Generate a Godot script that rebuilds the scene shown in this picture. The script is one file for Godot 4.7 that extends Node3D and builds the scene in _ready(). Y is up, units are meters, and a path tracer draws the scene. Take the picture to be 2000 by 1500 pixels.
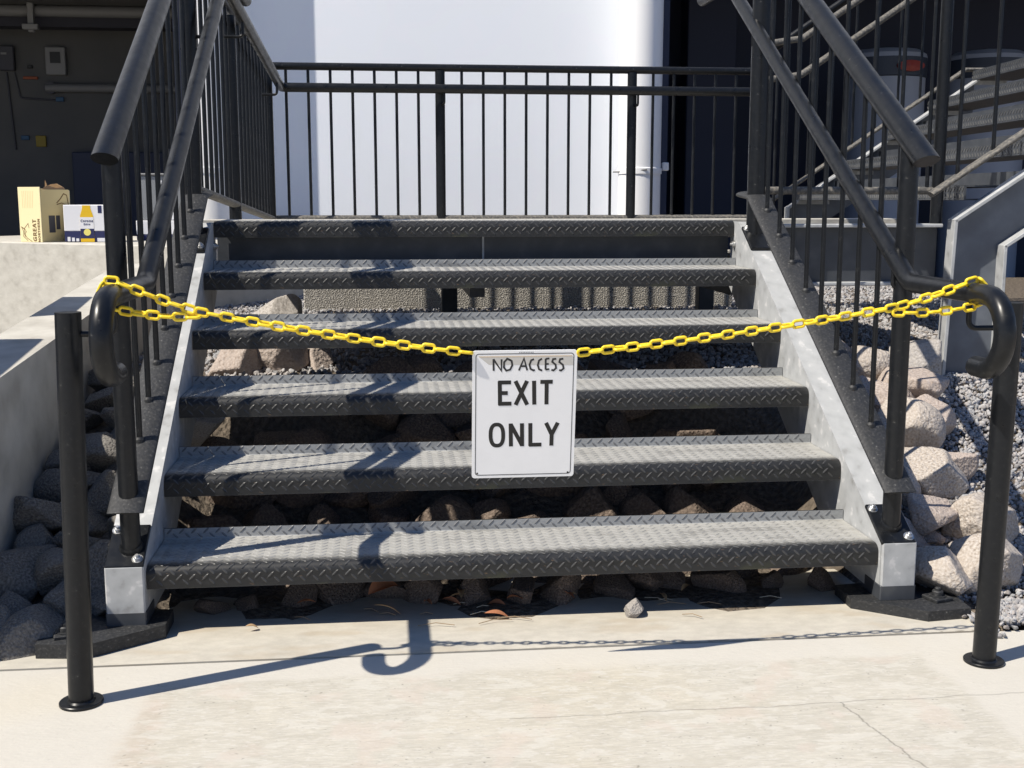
extends Node3D
# World: x right along the bottom step, y up, z towards the viewer; the front edge of the bottom tread is z = 0 and the pavement is y = 0.

const W := 2.005        # clear width between the stringers
const G := 0.296        # going
const R := 0.175        # rise
const H1 := 0.187       # height of the first tread
const SL := 0.6         # slope of rails and stringers
const LAND := 1.062     # landing level

var rng := RandomNumberGenerator.new()
var mats := {}


# ------------------------------------------------------------------ mesh building
class M:
	var v := PackedVector3Array()
	var n := PackedVector3Array()
	var uv := PackedVector2Array()
	var ix := PackedInt32Array()

	func vert(p: Vector3, nn: Vector3, t := Vector2.ZERO) -> int:
		v.append(p); n.append(nn); uv.append(t)
		return v.size() - 1

	func t3(a: int, b: int, c: int) -> void:      # counter-clockwise seen from outside
		ix.append(a); ix.append(c); ix.append(b)

	func tri(a: Vector3, b: Vector3, c: Vector3) -> void:
		var nn := (b - a).cross(c - a).normalized()
		t3(vert(a, nn), vert(b, nn), vert(c, nn))

	func quad(a: Vector3, b: Vector3, c: Vector3, d: Vector3, ua := Vector2(0, 0), ub := Vector2(1, 0), uc := Vector2(1, 1), ud := Vector2(0, 1)) -> void:
		var nn := (c - a).cross(d - b).normalized()
		var i := vert(a, nn, ua)
		vert(b, nn, ub); vert(c, nn, uc); vert(d, nn, ud)
		t3(i, i + 1, i + 2); t3(i, i + 2, i + 3)

	func box(c: Vector3, s: Vector3, b := Basis.IDENTITY, bevel := 0.0) -> void:
		var h := s * 0.5
		var e := minf(bevel, minf(h.x, minf(h.y, h.z)) * 0.9)
		var ax := [b.x, b.y, b.z]
		var hs := [h.x, h.y, h.z]
		for k in 3:
			var u: Vector3 = ax[(k + 1) % 3]
			var w: Vector3 = ax[(k + 2) % 3]
			var hu: float = hs[(k + 1) % 3] - e
			var hw: float = hs[(k + 2) % 3] - e
			for sg in [1.0, -1.0]:
				var o: Vector3 = c + ax[k] * (hs[k] * sg)
				if sg > 0:
					quad(o - u * hu - w * hw, o + u * hu - w * hw, o + u * hu + w * hw, o - u * hu + w * hw)
				else:
					quad(o - u * hu - w * hw, o - u * hu + w * hw, o + u * hu + w * hw, o + u * hu - w * hw)
		if e <= 0.0:
			return
		for k in 3:
			var u: Vector3 = ax[(k + 1) % 3]
			var w: Vector3 = ax[(k + 2) % 3]
			var hu: float = hs[(k + 1) % 3]
			var hw: float = hs[(k + 2) % 3]
			var L: Vector3 = ax[k] * (hs[k] - e)
			for su in [1.0, -1.0]:
				for sw in [1.0, -1.0]:
					var p: Vector3 = c + u * (hu * su) + w * ((hw - e) * sw)
					var q: Vector3 = c + u * ((hu - e) * su) + w * (hw * sw)
					if su * sw > 0:
						quad(p - L, q - L, q + L, p + L)
					else:
						quad(p + L, q + L, q - L, p - L)
		for sx in [1.0, -1.0]:
			for sy in [1.0, -1.0]:
				for sz in [1.0, -1.0]:
					var p: Vector3 = c + ax[0] * (hs[0] * sx) + ax[1] * ((hs[1] - e) * sy) + ax[2] * ((hs[2] - e) * sz)
					var q: Vector3 = c + ax[0] * ((hs[0] - e) * sx) + ax[1] * (hs[1] * sy) + ax[2] * ((hs[2] - e) * sz)
					var r: Vector3 = c + ax[0] * ((hs[0] - e) * sx) + ax[1] * ((hs[1] - e) * sy) + ax[2] * (hs[2] * sz)
					if sx * sy * sz > 0:
						tri(p, q, r)
					else:
						tri(p, r, q)

	# a flat polygon (counter-clockwise in the u, w plane) pushed along u x w by depth
	func prism(poly: PackedVector2Array, o: Vector3, u: Vector3, w: Vector3, depth: float) -> void:
		var d := u.cross(w).normalized() * depth
		var pl := poly
		if Geometry2D.is_polygon_clockwise(pl):
			pl = pl.duplicate(); pl.reverse()
		# is_polygon_clockwise assumes y up here
		var area := 0.0
		for i in pl.size():
			area += pl[i].cross(pl[(i + 1) % pl.size()])
		if area < 0:
			pl = pl.duplicate(); pl.reverse()
		var ts := Geometry2D.triangulate_polygon(pl)
		for i in range(0, ts.size(), 3):
			var a := o + u * pl[ts[i]].x + w * pl[ts[i]].y
			var b := o + u * pl[ts[i + 1]].x + w * pl[ts[i + 1]].y
			var c := o + u * pl[ts[i + 2]].x + w * pl[ts[i + 2]].y
			if (pl[ts[i + 1]] - pl[ts[i]]).cross(pl[ts[i + 2]] - pl[ts[i]]) < 0:
				var s := b
				b = c; c = s
			tri(a + d, b + d, c + d)
			tri(a, c, b)
		for i in pl.size():
			var a := o + u * pl[i].x + w * pl[i].y
			var b := o + u * pl[(i + 1) % pl.size()].x + w * pl[(i + 1) % pl.size()].y
			quad(a, b, b + d, a + d)

	# a tube of elliptical section along a path; flat = half height / half width, side = the section's wide direction (or zero)
	func tube(path: PackedVector3Array, r: float, sides := 12, flat := 1.0, side := Vector3.ZERO, capped := true, closed := false, cut := Vector3.ZERO) -> void:
		var k := path.size()
		var rings := []
		var last := Vector3.ZERO
		for i in k:
			var t: Vector3
			if closed:
				t = (path[(i + 1) % k] - path[(i + k - 1) % k]).normalized()
			else:
				t = (path[mini(i + 1, k - 1)] - path[maxi(i - 1, 0)]).normalized()
			var s := side
			if s == Vector3.ZERO:
				s = last if last != Vector3.ZERO else (Vector3.RIGHT if absf(t.x) < 0.8 else Vector3.UP)
			s = (s - t * s.dot(t)).normalized()
			last = s
			var b := t.cross(s)
			var scale := 1.0
			if not closed and i > 0 and i < k - 1:
				var cosv := (path[i] - path[i - 1]).normalized().dot((path[i + 1] - path[i]).normalized())
				scale = 1.0 / maxf(0.6, sqrt((1.0 + cosv) * 0.5))
			var first := v.size()
			for j in sides + 1:
				var a := TAU * j / sides
				var off := s * (cos(a) * r) + b * (sin(a) * r * flat * scale)
				var nn := (s * (cos(a) * flat) + b * sin(a)).normalized()
				if i == 0 and cut != Vector3.ZERO:      # the first end sawn off along a plane
					off -= t * (off.dot(cut) / t.dot(cut))
				vert(path[i] + off, nn, Vector2(float(j) / sides, i))
			rings.append(first)
		var last_ring := k if closed else k - 1
		for i in last_ring:
			var p: int = rings[i]
			var q: int = rings[(i + 1) % k]
			for j in sides:
				t3(p + j, p + j + 1, q + j + 1)
				t3(p + j, q + j + 1, q + j)
		if capped and not closed:
			for e in 2:
				var p: int = rings[0] if e == 0 else rings[k - 1]
				var nn := (cut.normalized() if cut != Vector3.ZERO else (path[0] - path[1]).normalized()) if e == 0 else (path[k - 1] - path[k - 2]).normalized()
				var c := vert(path[0] if e == 0 else path[k - 1], nn)
				var first := v.size()
				for j in sides + 1:
					vert(v[p + j], nn)
				for j in sides:
					if e == 0:
						t3(c, first + j + 1, first + j)
					else:
						t3(c, first + j, first + j + 1)

	# profile of (radius, height) pairs from bottom to top, turned about axis
	func lathe(prof: PackedVector2Array, o: Vector3, sides := 16, axis := Vector3.UP, squash := 1.0) -> void:
		var s := axis.cross(Vector3.FORWARD if absf(axis.z) < 0.8 else Vector3.RIGHT).normalized()
		var b := axis.cross(s)
		for i in prof.size() - 1:
			var p := prof[i]
			var q := prof[i + 1]
			var d := q - p
			if d.length() < 1e-7:
				continue
			for j in sides:
				var a0 := TAU * j / sides
				var a1 := TAU * (j + 1) / sides
				var e0 := s * cos(a0) + b * sin(a0) * squash
				var e1 := s * cos(a1) + b * sin(a1) * squash
				var n0 := (e0 * d.y - axis * d.x).normalized()
				var n1 := (e1 * d.y - axis * d.x).normalized()
				var base := v.size()
				vert(o + e0 * p.x + axis * p.y, n0, Vector2(float(j) / sides, float(i) / prof.size()))
				vert(o + e1 * p.x + axis * p.y, n1, Vector2(float(j + 1) / sides, float(i) / prof.size()))
				vert(o + e1 * q.x + axis * q.y, n1, Vector2(float(j + 1) / sides, float(i + 1) / prof.size()))
				vert(o + e0 * q.x + axis * q.y, n0, Vector2(float(j) / sides, float(i + 1) / prof.size()))
				if p.x > 1e-6:
					t3(base, base + 1, base + 2)
				if q.x > 1e-6:
					t3(base, base + 2, base + 3)

	# a painted line: a thin raised ribbon in the u, w plane
	func ribbon(pts: PackedVector2Array, width: float, o: Vector3, u: Vector3, w: Vector3, depth: float, closed := false) -> void:
		var k := pts.size()
		var left := PackedVector2Array()
		var right := PackedVector2Array()
		for i in k:
			var a := pts[(i + k - 1) % k] if (closed or i > 0) else pts[i] - (pts[i + 1] - pts[i])
			var c := pts[(i + 1) % k] if (closed or i < k - 1) else pts[i] + (pts[i] - pts[i - 1])
			var d0 := (pts[i] - a).normalized()
			var d1 := (c - pts[i]).normalized()
			var m := (d0 + d1)
			m = (d0 if m.length() < 0.2 else m.normalized())
			var nn := Vector2(-m.y, m.x)
			var ln := width * 0.5 / maxf(0.5, nn.dot(Vector2(-d0.y, d0.x)))
			left.append(pts[i] + nn * ln); right.append(pts[i] - nn * ln)
		var d := u.cross(w).normalized() * depth
		for i in (k if closed else k - 1):
			var j := (i + 1) % k
			var a := o + u * right[i].x + w * right[i].y
			var b := o + u * right[j].x + w * right[j].y
			var c := o + u * left[j].x + w * left[j].y
			var e := o + u * left[i].x + w * left[i].y
			quad(a + d, b + d, c + d, e + d)
			quad(a, b, b + d, a + d)
			quad(c, e, e + d, c + d)

	func mesh() -> ArrayMesh:
		var arr := []
		arr.resize(Mesh.ARRAY_MAX)
		arr[Mesh.ARRAY_VERTEX] = v
		arr[Mesh.ARRAY_NORMAL] = n
		arr[Mesh.ARRAY_TEX_UV] = uv
		arr[Mesh.ARRAY_INDEX] = ix
		var m := ArrayMesh.new()
		m.add_surface_from_arrays(Mesh.PRIMITIVE_TRIANGLES, arr)
		return m


func fillet(pts: PackedVector3Array, r: float, steps := 6) -> PackedVector3Array:
	var out := PackedVector3Array([pts[0]])
	for i in range(1, pts.size() - 1):
		var a := (pts[i - 1] - pts[i])
		var b := (pts[i + 1] - pts[i])
		var half := a.angle_to(b) * 0.5
		var cut := minf(r / tan(half), minf(a.length(), b.length()) * 0.49)
		var p := pts[i] + a.normalized() * cut
		var q := pts[i] + b.normalized() * cut
		for s in steps + 1:
			var t := float(s) / steps
			out.append(p.lerp(pts[i], t).lerp(pts[i].lerp(q, t), t))
	out.append(pts[pts.size() - 1])
	return out


# ------------------------------------------------------------------ nodes
var taken := {}

func numbered(s: String) -> String:
	if not taken.has(s):
		taken[s] = 0
		return s
	taken[s] += 1
	return "%s_%03d" % [s, taken[s]]

func tag(o: Node3D, label: String, category: String, group := "") -> Node3D:
	o.set_meta("label", label)
	o.set_meta("category", category)
	if group:
		o.set_meta("group", group)
	return o

func thing(called: String, label: String, category: String, at := Vector3.ZERO, group := "") -> Node3D:
	var o := Node3D.new()
	o.name = numbered(called)
	add_child(o)
	o.position = at
	return tag(o, label, category, group)

func kid(called: String, parent: Node3D, mesh: Mesh, mat: Material, where := Vector3.ZERO, stuff := false) -> MeshInstance3D:
	var o := MeshInstance3D.new()
	var k := "%s@%d" % [called, parent.get_instance_id()]
	if taken.has(k):
		taken[k] += 1
		o.name = "%s_%03d" % [called, taken[k]]
	else:
		taken[k] = 0
		o.name = called
	o.mesh = mesh
	o.material_override = mat
	parent.add_child(o)
	var p: Node = parent
	while p != self:
		where -= p.position
		p = p.get_parent()
	o.position = where
	if stuff:
		o.set_meta("kind", "stuff")
	return o

func part(called: String, parent: Node3D, m: M, mat: Material) -> MeshInstance3D:
	return kid(called, parent, m.mesh(), mat)

func single(called: String, m: M, mat: Material, label: String, category: String, group := "") -> MeshInstance3D:
	var o := MeshInstance3D.new()
	o.name = numbered(called)
	o.mesh = m.mesh()
	o.material_override = mat
	add_child(o)
	tag(o, label, category, group)
	return o

func struct(called: String, m: M, mat: Material) -> MeshInstance3D:
	var o := MeshInstance3D.new()
	o.name = called
	o.mesh = m.mesh()
	o.material_override = mat
	add_child(o)
	o.set_meta("kind", "structure")
	return o


# ------------------------------------------------------------------ textures and materials
func noise(sd: int, freq: float, oct := 4, type := FastNoiseLite.TYPE_SIMPLEX_SMOOTH) -> FastNoiseLite:
	var f := FastNoiseLite.new()
	f.seed = sd
	f.frequency = freq
	f.noise_type = type
	f.fractal_octaves = oct
	return f

func ramp(stops: Array) -> Gradient:           # [offset, linear colour], ...
	var g := Gradient.new()
	g.offsets = PackedFloat32Array(stops.map(func(s): return s[0]))
	g.colors = PackedColorArray(stops.map(func(s): return (s[1] as Color).linear_to_srgb()))
	return g

func ntex(sd: int, freq: float, oct: int, g: Gradient, size := 512, type := FastNoiseLite.TYPE_SIMPLEX_SMOOTH) -> NoiseTexture2D:
	var t := NoiseTexture2D.new()
	t.width = size; t.height = size
	t.seamless = true
	t.noise = noise(sd, freq, oct, type)
	if g:
		t.color_ramp = g
	return t

func L(r: float, g: float, b: float) -> Color:
	return Color(r, g, b)

func std(called: String, c: Color, rough: float, metal := 0.0) -> StandardMaterial3D:
	var m := StandardMaterial3D.new()
	m.resource_name = called
	m.albedo_color = c.linear_to_srgb()
	m.roughness = rough
	m.metallic = metal
	mats[called] = m
	return m

func tri_tex(m: StandardMaterial3D, albedo: Texture2D, scale: float, world := true, height: Texture2D = null, hs := 0.1, rough: Texture2D = null) -> void:
	m.uv1_triplanar = true
	m.uv1_world_triplanar = world
	m.uv1_scale = Vector3.ONE * scale
	m.uv1_triplanar_sharpness = 4.0
	if albedo:
		m.albedo_texture = albedo
		m.albedo_color = Color.WHITE
	if height:
		m.heightmap_enabled = true
		m.heightmap_texture = height
		m.heightmap_scale = hs
	if rough:
		m.roughness_texture = rough
		m.roughness_texture_channel = BaseMaterial3D.TEXTURE_CHANNEL_GRAYSCALE
		m.roughness = 1.0

func image_tex(w: int, h: int, f: Callable) -> ImageTexture:   # f(u, v) -> linear colour, v from the top
	var data := PackedByteArray()
	data.resize(w * h * 3)
	var k := 0
	for y in h:
		for x in w:
			var c: Color = f.call((x + 0.5) / w, (y + 0.5) / h)
			c = c.linear_to_srgb()
			data[k] = clampi(int(c.r * 255.0), 0, 255)
			data[k + 1] = clampi(int(c.g * 255.0), 0, 255)
			data[k + 2] = clampi(int(c.b * 255.0), 0, 255)
			k += 3
	return ImageTexture.create_from_image(Image.create_from_data(w, h, false, Image.FORMAT_RGB8, data))

func make_materials() -> void:
	var m := std("black_paint", L(.018, .019, .021), .4)
	tri_tex(m, ntex(3, .03, 5, ramp([[0.0, L(.0065, .0075, .009)], [.55, L(.0085, .0095, .0115)], [.74, L(.0105, .0115, .013)], [.84, L(.018, .019, .02)], [.92, L(.07, .068, .065)]])), 3.0, false,
		ntex(5, .012, 3, null), .03, ntex(4, .012, 4, ramp([[0.0, L(.05, .05, .05)], [1.0, L(.15, .15, .15)]])))
	m.metallic_specular = .4
	m = std("worn_black", L(.03, .03, .03), .55)
	tri_tex(m, ntex(13, .05, 5, ramp([[0.0, L(.014, .015, .016)], [.5, L(.02, .021, .023)], [.7, L(.032, .032, .033)], [.82, L(.06, .06, .058)], [.95, L(.2, .2, .19)]])), 3.2, false,
		ntex(15, .05, 4, null), .06, ntex(14, .02, 4, ramp([[0.0, L(.2, .2, .2)], [1.0, L(.5, .5, .5)]])))
	m = std("grey_paint", L(.4, .41, .42), .5)
	tri_tex(m, ntex(21, .016, 7, ramp([[0.0, L(.25, .25, .245)], [.25, L(.36, .37, .375)], [.5, L(.4, .41, .415)], [.72, L(.42, .43, .435)], [.8, L(.52, .52, .52)], [1.0, L(.6, .6, .6)]])), 1.6, true,
		ntex(22, .01, 3, null), .04, ntex(23, .02, 4, ramp([[0.0, L(.12, .12, .12)], [1.0, L(.35, .35, .35)]])))
	m = std("dark_grey_paint", L(.05, .055, .065), .5)
	tri_tex(m, ntex(31, .012, 5, ramp([[0.0, L(.035, .04, .048)], [.6, L(.05, .055, .064)], [1.0, L(.075, .08, .085)]])), 1.4)
	m = std("shade_darkened_blue", L(.17, .19, .23), .5)  # stringer web colour darkened to stand in for the flange's shadow
	tri_tex(m, ntex(33, .012, 5, ramp([[0.0, L(.09, .1, .12)], [.6, L(.12, .135, .16)], [1.0, L(.16, .175, .2)]])), 1.1)
	m = std("dusty_bar", L(.2, .19, .17), .7)
	tri_tex(m, ntex(35, .04, 5, ramp([[0.0, L(.05, .05, .05)], [.5, L(.1, .096, .088)], [.8, L(.2, .18, .15)]])), 2.4)
	std("zinc", L(.55, .55, .54), .35, .85)
	m = std("lug_steel", L(.17, .17, .165), .42, .0)
	tri_tex(m, ntex(41, .02, 4, ramp([[0.0, L(.05, .05, .05)], [.5, L(.09, .09, .088)], [1.0, L(.15, .15, .145)]])), 1.5, true)
	std("yellow_plastic", L(.83, .5, .012), .38)
	m = mats["yellow_plastic"]
	tri_tex(m, ntex(51, .02, 3, ramp([[0.0, L(.8, .52, .012)], [.5, L(.87, .63, .022)], [1.0, L(.9, .72, .08)]])), 6.0, true)
	m = std("sign_white", L(.8, .8, .79), .45)
	tri_tex(m, ntex(61, .008, 4, ramp([[0.0, L(.86, .86, .86)], [.5, L(.89, .89, .89)], [1.0, L(.9, .9, .9)]])), 2.0, false)
	std("sign_black", L(.008, .008, .009), .5)
	std("marker_ink", L(.02, .02, .022), .6)
	std("tape_grey", L(.6, .58, .54), .35)
	std("tape_tan", L(.66, .55, .42), .5)
	# stone
	var rough_h := ntex(71, .02, 6, null, 512)
	var stone_ramps := [
		[[0.0, L(.14, .11, .09)], [.3, L(.36, .31, .26)], [.5, L(.41, .365, .32)], [.7, L(.47, .425, .38)], [1.0, L(.6, .56, .51)]],
		[[0.0, L(.12, .11, .1)], [.3, L(.31, .285, .255)], [.5, L(.35, .325, .3)], [.72, L(.41, .385, .36)], [1.0, L(.54, .51, .49)]],
		[[0.0, L(.13, .095, .08)], [.3, L(.36, .295, .25)], [.5, L(.38, .32, .28)], [.7, L(.44, .38, .34)], [1.0, L(.55, .5, .46)]],
	]
	for k in 3:
		m = std("stone_%d" % k, L(.3, .26, .22), .92)
		tri_tex(m, ntex(80 + k, .045, 6, ramp(stone_ramps[k]), 512), .5, false, rough_h, .55)
		m.uv1_offset = Vector3(.3 * k, .1, .2)
	m = std("pebble", L(.33, .33, .33), .9)
	m.vertex_color_use_as_albedo = true
	m.albedo_color = Color.WHITE
	m = std("earth", L(.1, .08, .06), .95)
	tri_tex(m, ntex(91, .05, 5, ramp([[0.0, L(.05, .04, .03)], [.5, L(.11, .088, .066)], [1.0, L(.19, .155, .12)]])), 1.3, true, ntex(92, .06, 5, null), 1.2)
	m = std("aggregate", L(.3, .28, .24), .95)
	tri_tex(m, ntex(95, .09, 2, ramp([[0.0, L(.14, .13, .11)], [.35, L(.37, .35, .31)], [.6, L(.52, .49, .44)], [1.0, L(.68, .65, .6)]]), 512, FastNoiseLite.TYPE_CELLULAR), 2.6, true, ntex(95, .09, 2, null, 512, FastNoiseLite.TYPE_CELLULAR), 1.4)
	m = std("shade_toned_stone", L(.16, .155, .15), .95)  # darker copy of the stone, shade put into its colour for the left bed
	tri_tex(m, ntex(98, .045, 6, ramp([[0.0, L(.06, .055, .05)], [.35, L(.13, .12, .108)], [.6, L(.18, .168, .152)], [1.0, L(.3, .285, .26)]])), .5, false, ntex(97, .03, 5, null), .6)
	m = std("shade_darkened_stone", L(.16, .12, .09), .95)  # browner, darker stone: the gloom under the stairs is painted into its colour
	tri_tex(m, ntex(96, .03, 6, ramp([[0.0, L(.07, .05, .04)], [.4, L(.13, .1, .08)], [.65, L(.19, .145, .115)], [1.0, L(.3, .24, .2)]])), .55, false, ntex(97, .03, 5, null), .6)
	# concrete
	m = std("wall_concrete", L(.44, .42, .37), .9)
	tri_tex(m, ntex(101, .006, 6, ramp([[0.0, L(.33, .31, .27)], [.35, L(.42, .4, .355)], [.6, L(.47, .45, .4)], [1.0, L(.53, .51, .46)]]), 1024), .7, true, ntex(102, .05, 5, null), .18)
	m = std("ramp_concrete", L(.4, .39, .35), .9)
	tri_tex(m, ntex(106, .008, 6, ramp([[0.0, L(.33, .32, .285)], [.4, L(.375, .365, .325)], [1.0, L(.42, .41, .37)]]), 1024), .5, true, ntex(107, .05, 5, null), .18)
	var shutter := std("retaining_concrete", L(.46, .44, .39), .9)
	var rough_cast := ntex(103, .02, 5, null, 512, FastNoiseLite.TYPE_CELLULAR)
	tri_tex(shutter, ntex(104, .012, 6, ramp([[0.0, L(.34, .32, .28)], [.4, L(.45, .43, .385)], [1.0, L(.53, .51, .46)]]), 1024), .8, true, rough_cast, .4)
	m = std("pavement", L(.45, .43, .37), .9)
	tri_tex(m, ntex(105, .006, 6, ramp([[0.0, L(.4, .37, .31)], [.4, L(.45, .425, .37)], [1.0, L(.5, .48, .43)]]), 1024), .35, true)
	# buildings
	m = std("white_wall", L(.78, .79, .81), .6)
	tri_tex(m, ntex(111, .004, 4, ramp([[0.0, L(.8, .83, .88)], [1.0, L(.83, .86, .9)]])), .3)
	std("white_pipe", L(.82, .82, .82), .4)
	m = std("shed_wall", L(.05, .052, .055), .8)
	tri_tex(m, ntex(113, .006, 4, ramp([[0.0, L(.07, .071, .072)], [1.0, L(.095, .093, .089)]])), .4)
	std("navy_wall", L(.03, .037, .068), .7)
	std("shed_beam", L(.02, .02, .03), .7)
	std("pipe_grey", L(.16, .16, .16), .6)
	std("box_dark", L(.045, .045, .055), .6)
	std("box_pale", L(.2, .2, .2), .6)
	std("box_black", L(.008, .008, .008), .5)
	std("label_blue", L(.02, .07, .14), .6)
	std("label_orange", L(.25, .06, .02), .6)
	std("label_yellow", L(.22, .16, .01), .6)
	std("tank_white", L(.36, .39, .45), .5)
	std("tank_band", L(.04, .05, .07), .5)
	std("badge_red", L(.36, .05, .03), .5)
	# cartons
	std("card_cream", L(.78, .68, .4), .8)
	std("card_tan", L(.62, .5, .25), .8)
	std("card_brown", L(.3, .19, .1), .9)
	std("card_white", L(.8, .8, .82), .6)
	std("card_navy", L(.015, .02, .09), .6)
	std("beer_yellow", L(.8, .5, .01), .5)
	std("lemon", L(.85, .75, .2), .5)
	std("print_brown", L(.16, .09, .03), .8)
	std("cabinet_grey", L(.22, .23, .24), .55)
	std("leaf_rust", L(.42, .17, .08), .8)
	std("leaf_tan", L(.5, .34, .18), .8)
	std("twig", L(.3, .22, .14), .9)
	std("straw", L(.62, .54, .4), .9)
	std("joint_filler", L(.08, .07, .06), .95)
	for k in ["leaf_rust", "leaf_tan"]:
		mats[k].backlight_enabled = true
		mats[k].backlight = Color(.3, .15, .06)
	# the visible slab: a brushed field inside a smoother trowelled margin, stains and fine cracks
	var n1 := noise(201, 3.0, 5)
	var n2 := noise(202, 14.0, 4)
	var n3 := noise(203, 60.0, 2)
	var n4 := noise(204, 1.2, 3)
	var slab := func(u: float, v: float) -> Color:
		var x := -1.2 + u * 4.4
		var z := .209 + v * 2.2
		var wob := n1.get_noise_2d(x * 1.2, z * 1.2) * .03
		var e := minf(minf(x - .07, 1.99 - x), z - .33) + wob
		var field := smoothstep(-.012, .03, e)
		var blotch := n1.get_noise_2d(x, z) * .5 + n2.get_noise_2d(x, z) * .35
		var brush := n3.get_noise_2d(x * .35, z * 3.2) * .6 + n2.get_noise_2d(x * .6 + 9.0, z * 9.0) * .5
		var fine := n3.get_noise_2d(x * 4.0, z * 4.0)
		var a := Color(.505, .48, .425)
		var b := Color(.46, .435, .375)
		var c := a.lerp(b, field)
		var k := 1.0 + blotch * (.05 + .09 * field) + brush * (.03 + .16 * field) + fine * .05
		var warm := clampf(n4.get_noise_2d(x + 4.0, z) * 1.4, 0.0, 1.0)
		c = Color(c.r * k, c.g * k * (1.0 - .025 * warm), c.b * k * (1.0 - .08 * warm))
		# a rusty margin along the left edge of the field
		var edge := exp(-pow((x - .1 + wob) / .035, 2.0)) * smoothstep(.3, .5, z) * (.5 + .5 * n2.get_noise_2d(x * 2.0, z * 2.0))
		c = c.lerp(Color(.42, .33, .25), clampf(edge, 0.0, .5) * .6)
		var pale := smoothstep(.34, .5, n3.get_noise_2d(x * .5 + 30.0, z * 1.6)) * field
		c = c.lerp(Color(.56, .54, .5), pale * .45)
		var scale_off := smoothstep(.22, .3, n2.get_noise_2d(x * .45 + 11.0, z * 1.1)) * field
		c = c.lerp(Color(.53, .51, .455), scale_off * .5)
		var dark := smoothstep(.2, .42, n2.get_noise_2d(x * .35 + 40.0, z * .7)) * field
		c = c.lerp(Color(.36, .335, .275), dark * .28)
		var pink := smoothstep(.15, .45, n1.get_noise_2d(x * 1.4 + 60.0, z * 1.4)) * field
		c = c.lerp(Color(.5, .42, .36), pink * .35)
		var pit := smoothstep(.56, .66, n3.get_noise_2d(x * .9 + 70.0, z * 1.3)) * smoothstep(-.1, .4, n2.get_noise_2d(x * .5, z + 80.0))
		c = c * (1.0 - .4 * pit * (.3 + .7 * field))
		# two hairline cracks that meet near the right-hand end
		var zl := .62 + .01 * n1.get_noise_2d(x * 2.0, 1.0) - .012 * x
		if x > .9:
			c = c * (1.0 - .3 * (1.0 - smoothstep(.0012, .0035, absf(z - zl))))
		var xd := 1.66 + (z - .6) * .18 + .012 * n2.get_noise_2d(z, 4.0)
		if z > .6:
			c = c * (1.0 - .4 * (1.0 - smoothstep(.0012, .0035, absf(x - xd))))
		for q in [[.93, .2]]:
			var dz := absf(z - (q[0] + .006 * n1.get_noise_2d(x * 2.0, q[0]) - .008 * x))
			c = c * (1.0 - q[1] * .5 * (1.0 - smoothstep(.0006, .003, dz)) * smoothstep(-.2, .3, n1.get_noise_2d(x * 2.0 + 7.0, q[0])))
		return c
	m = std("slab", L(.46, .44, .38), .88)
	m.albedo_texture = image_tex(2048, 1024, slab)
	m.albedo_color = Color.WHITE
	var hb := func(u: float, v: float) -> Color:
		var g := .5 + .3 * n3.get_noise_2d(u * 4.4 * .5, v * 2.2 * 3.0) + .25 * n3.get_noise_2d(u * 18.0, v * 9.0)
		return Color(g, g, g).srgb_to_linear()
	m.heightmap_enabled = true
	m.heightmap_texture = image_tex(1024, 512, hb)
	m.heightmap_scale = .12
	var strip := func(u: float, v: float) -> Color:
		var x := -1.2 + u * 4.4
		var z := -.5 + v * .7
		var k := 1.0 + n1.get_noise_2d(x, z * 1.5) * .1 + n2.get_noise_2d(x, z * 2.0) * .12 + n3.get_noise_2d(x * 2.0, z * 3.0) * .06
		var c := Color(.47 * k, .44 * k, .375 * k)
		var dirt := smoothstep(.19, .2, z) * smoothstep(-.1, .25, n2.get_noise_2d(x * 1.5, 3.0)) * smoothstep(.6, 1.4, x)
		c = c.lerp(Color(.07, .06, .05), dirt * .8)
		var st := smoothstep(.12, .5, n1.get_noise_2d(x * .8 + 20.0, z * 2.0)) * .6 + smoothstep(.1, -.05, z) * .25
		return c.lerp(Color(.36, .28, .18), st * .5)
	m = std("slab_strip", L(.46, .44, .38), .9)
	m.albedo_texture = image_tex(1024, 164, strip)
	m.albedo_color = Color.WHITE
	# treads: dark where feet have not dulled them, dusty on top
	var tread := func(u: float, v: float) -> Color:
		var x := u * 2.0
		var s := v * .34
		var d := .5 + .5 * n2.get_noise_2d(x * 1.5, s * 5.0)
		var g := .5 + .5 * n3.get_noise_2d(x * 1.2, s * 4.0)
		var dust := 1.0 - smoothstep(.215, .278, s + .03 * (d - .5))
		dust = dust * (.75 + .4 * d) * (.9 + .2 * g)
		var base := Color(.0145, .015, .0155) * (.6 + .8 * d)
		var top := Color(.37, .365, .34)
		var c := base.lerp(top, clampf(dust, 0.0, 1.0))
		if s < .0295:
			c = Color(.31, .32, .325) * (.8 + .3 * g)
		# scuffed walking line and scratches
		var scuff := smoothstep(.1, .6, n2.get_noise_2d(x * .25, s * 16.0 + 5.0)) * smoothstep(.0, .4, n1.get_noise_2d(x * .5, s))
		c = c.lerp(Color(.5, .49, .46), scuff * .45 * clampf(dust, 0.0, 1.0))
		var grime := smoothstep(.05, .5, n1.get_noise_2d(x * .9 + 3.0, s * 3.0))
		c = c * (1.0 - .3 * grime)
		var rust := smoothstep(.52, .66, n2.get_noise_2d(x * 2.2 + 31.0, s * 6.0)) * smoothstep(.02, .06, s)
		c = c.lerp(Color(.2, .12, .06), rust * .55)
		var green := smoothstep(.25, .5, n1.get_noise_2d(x * 1.3, s * 4.0)) * smoothstep(.3, .37, s)
		return c.lerp(Color(.07, .075, .03), green * .5)
	m = std("tread_plate", L(.2, .2, .19), .6)
	m.albedo_texture = image_tex(1024, 256, tread)
	m.albedo_color = Color.WHITE
	m.roughness = .5
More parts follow.
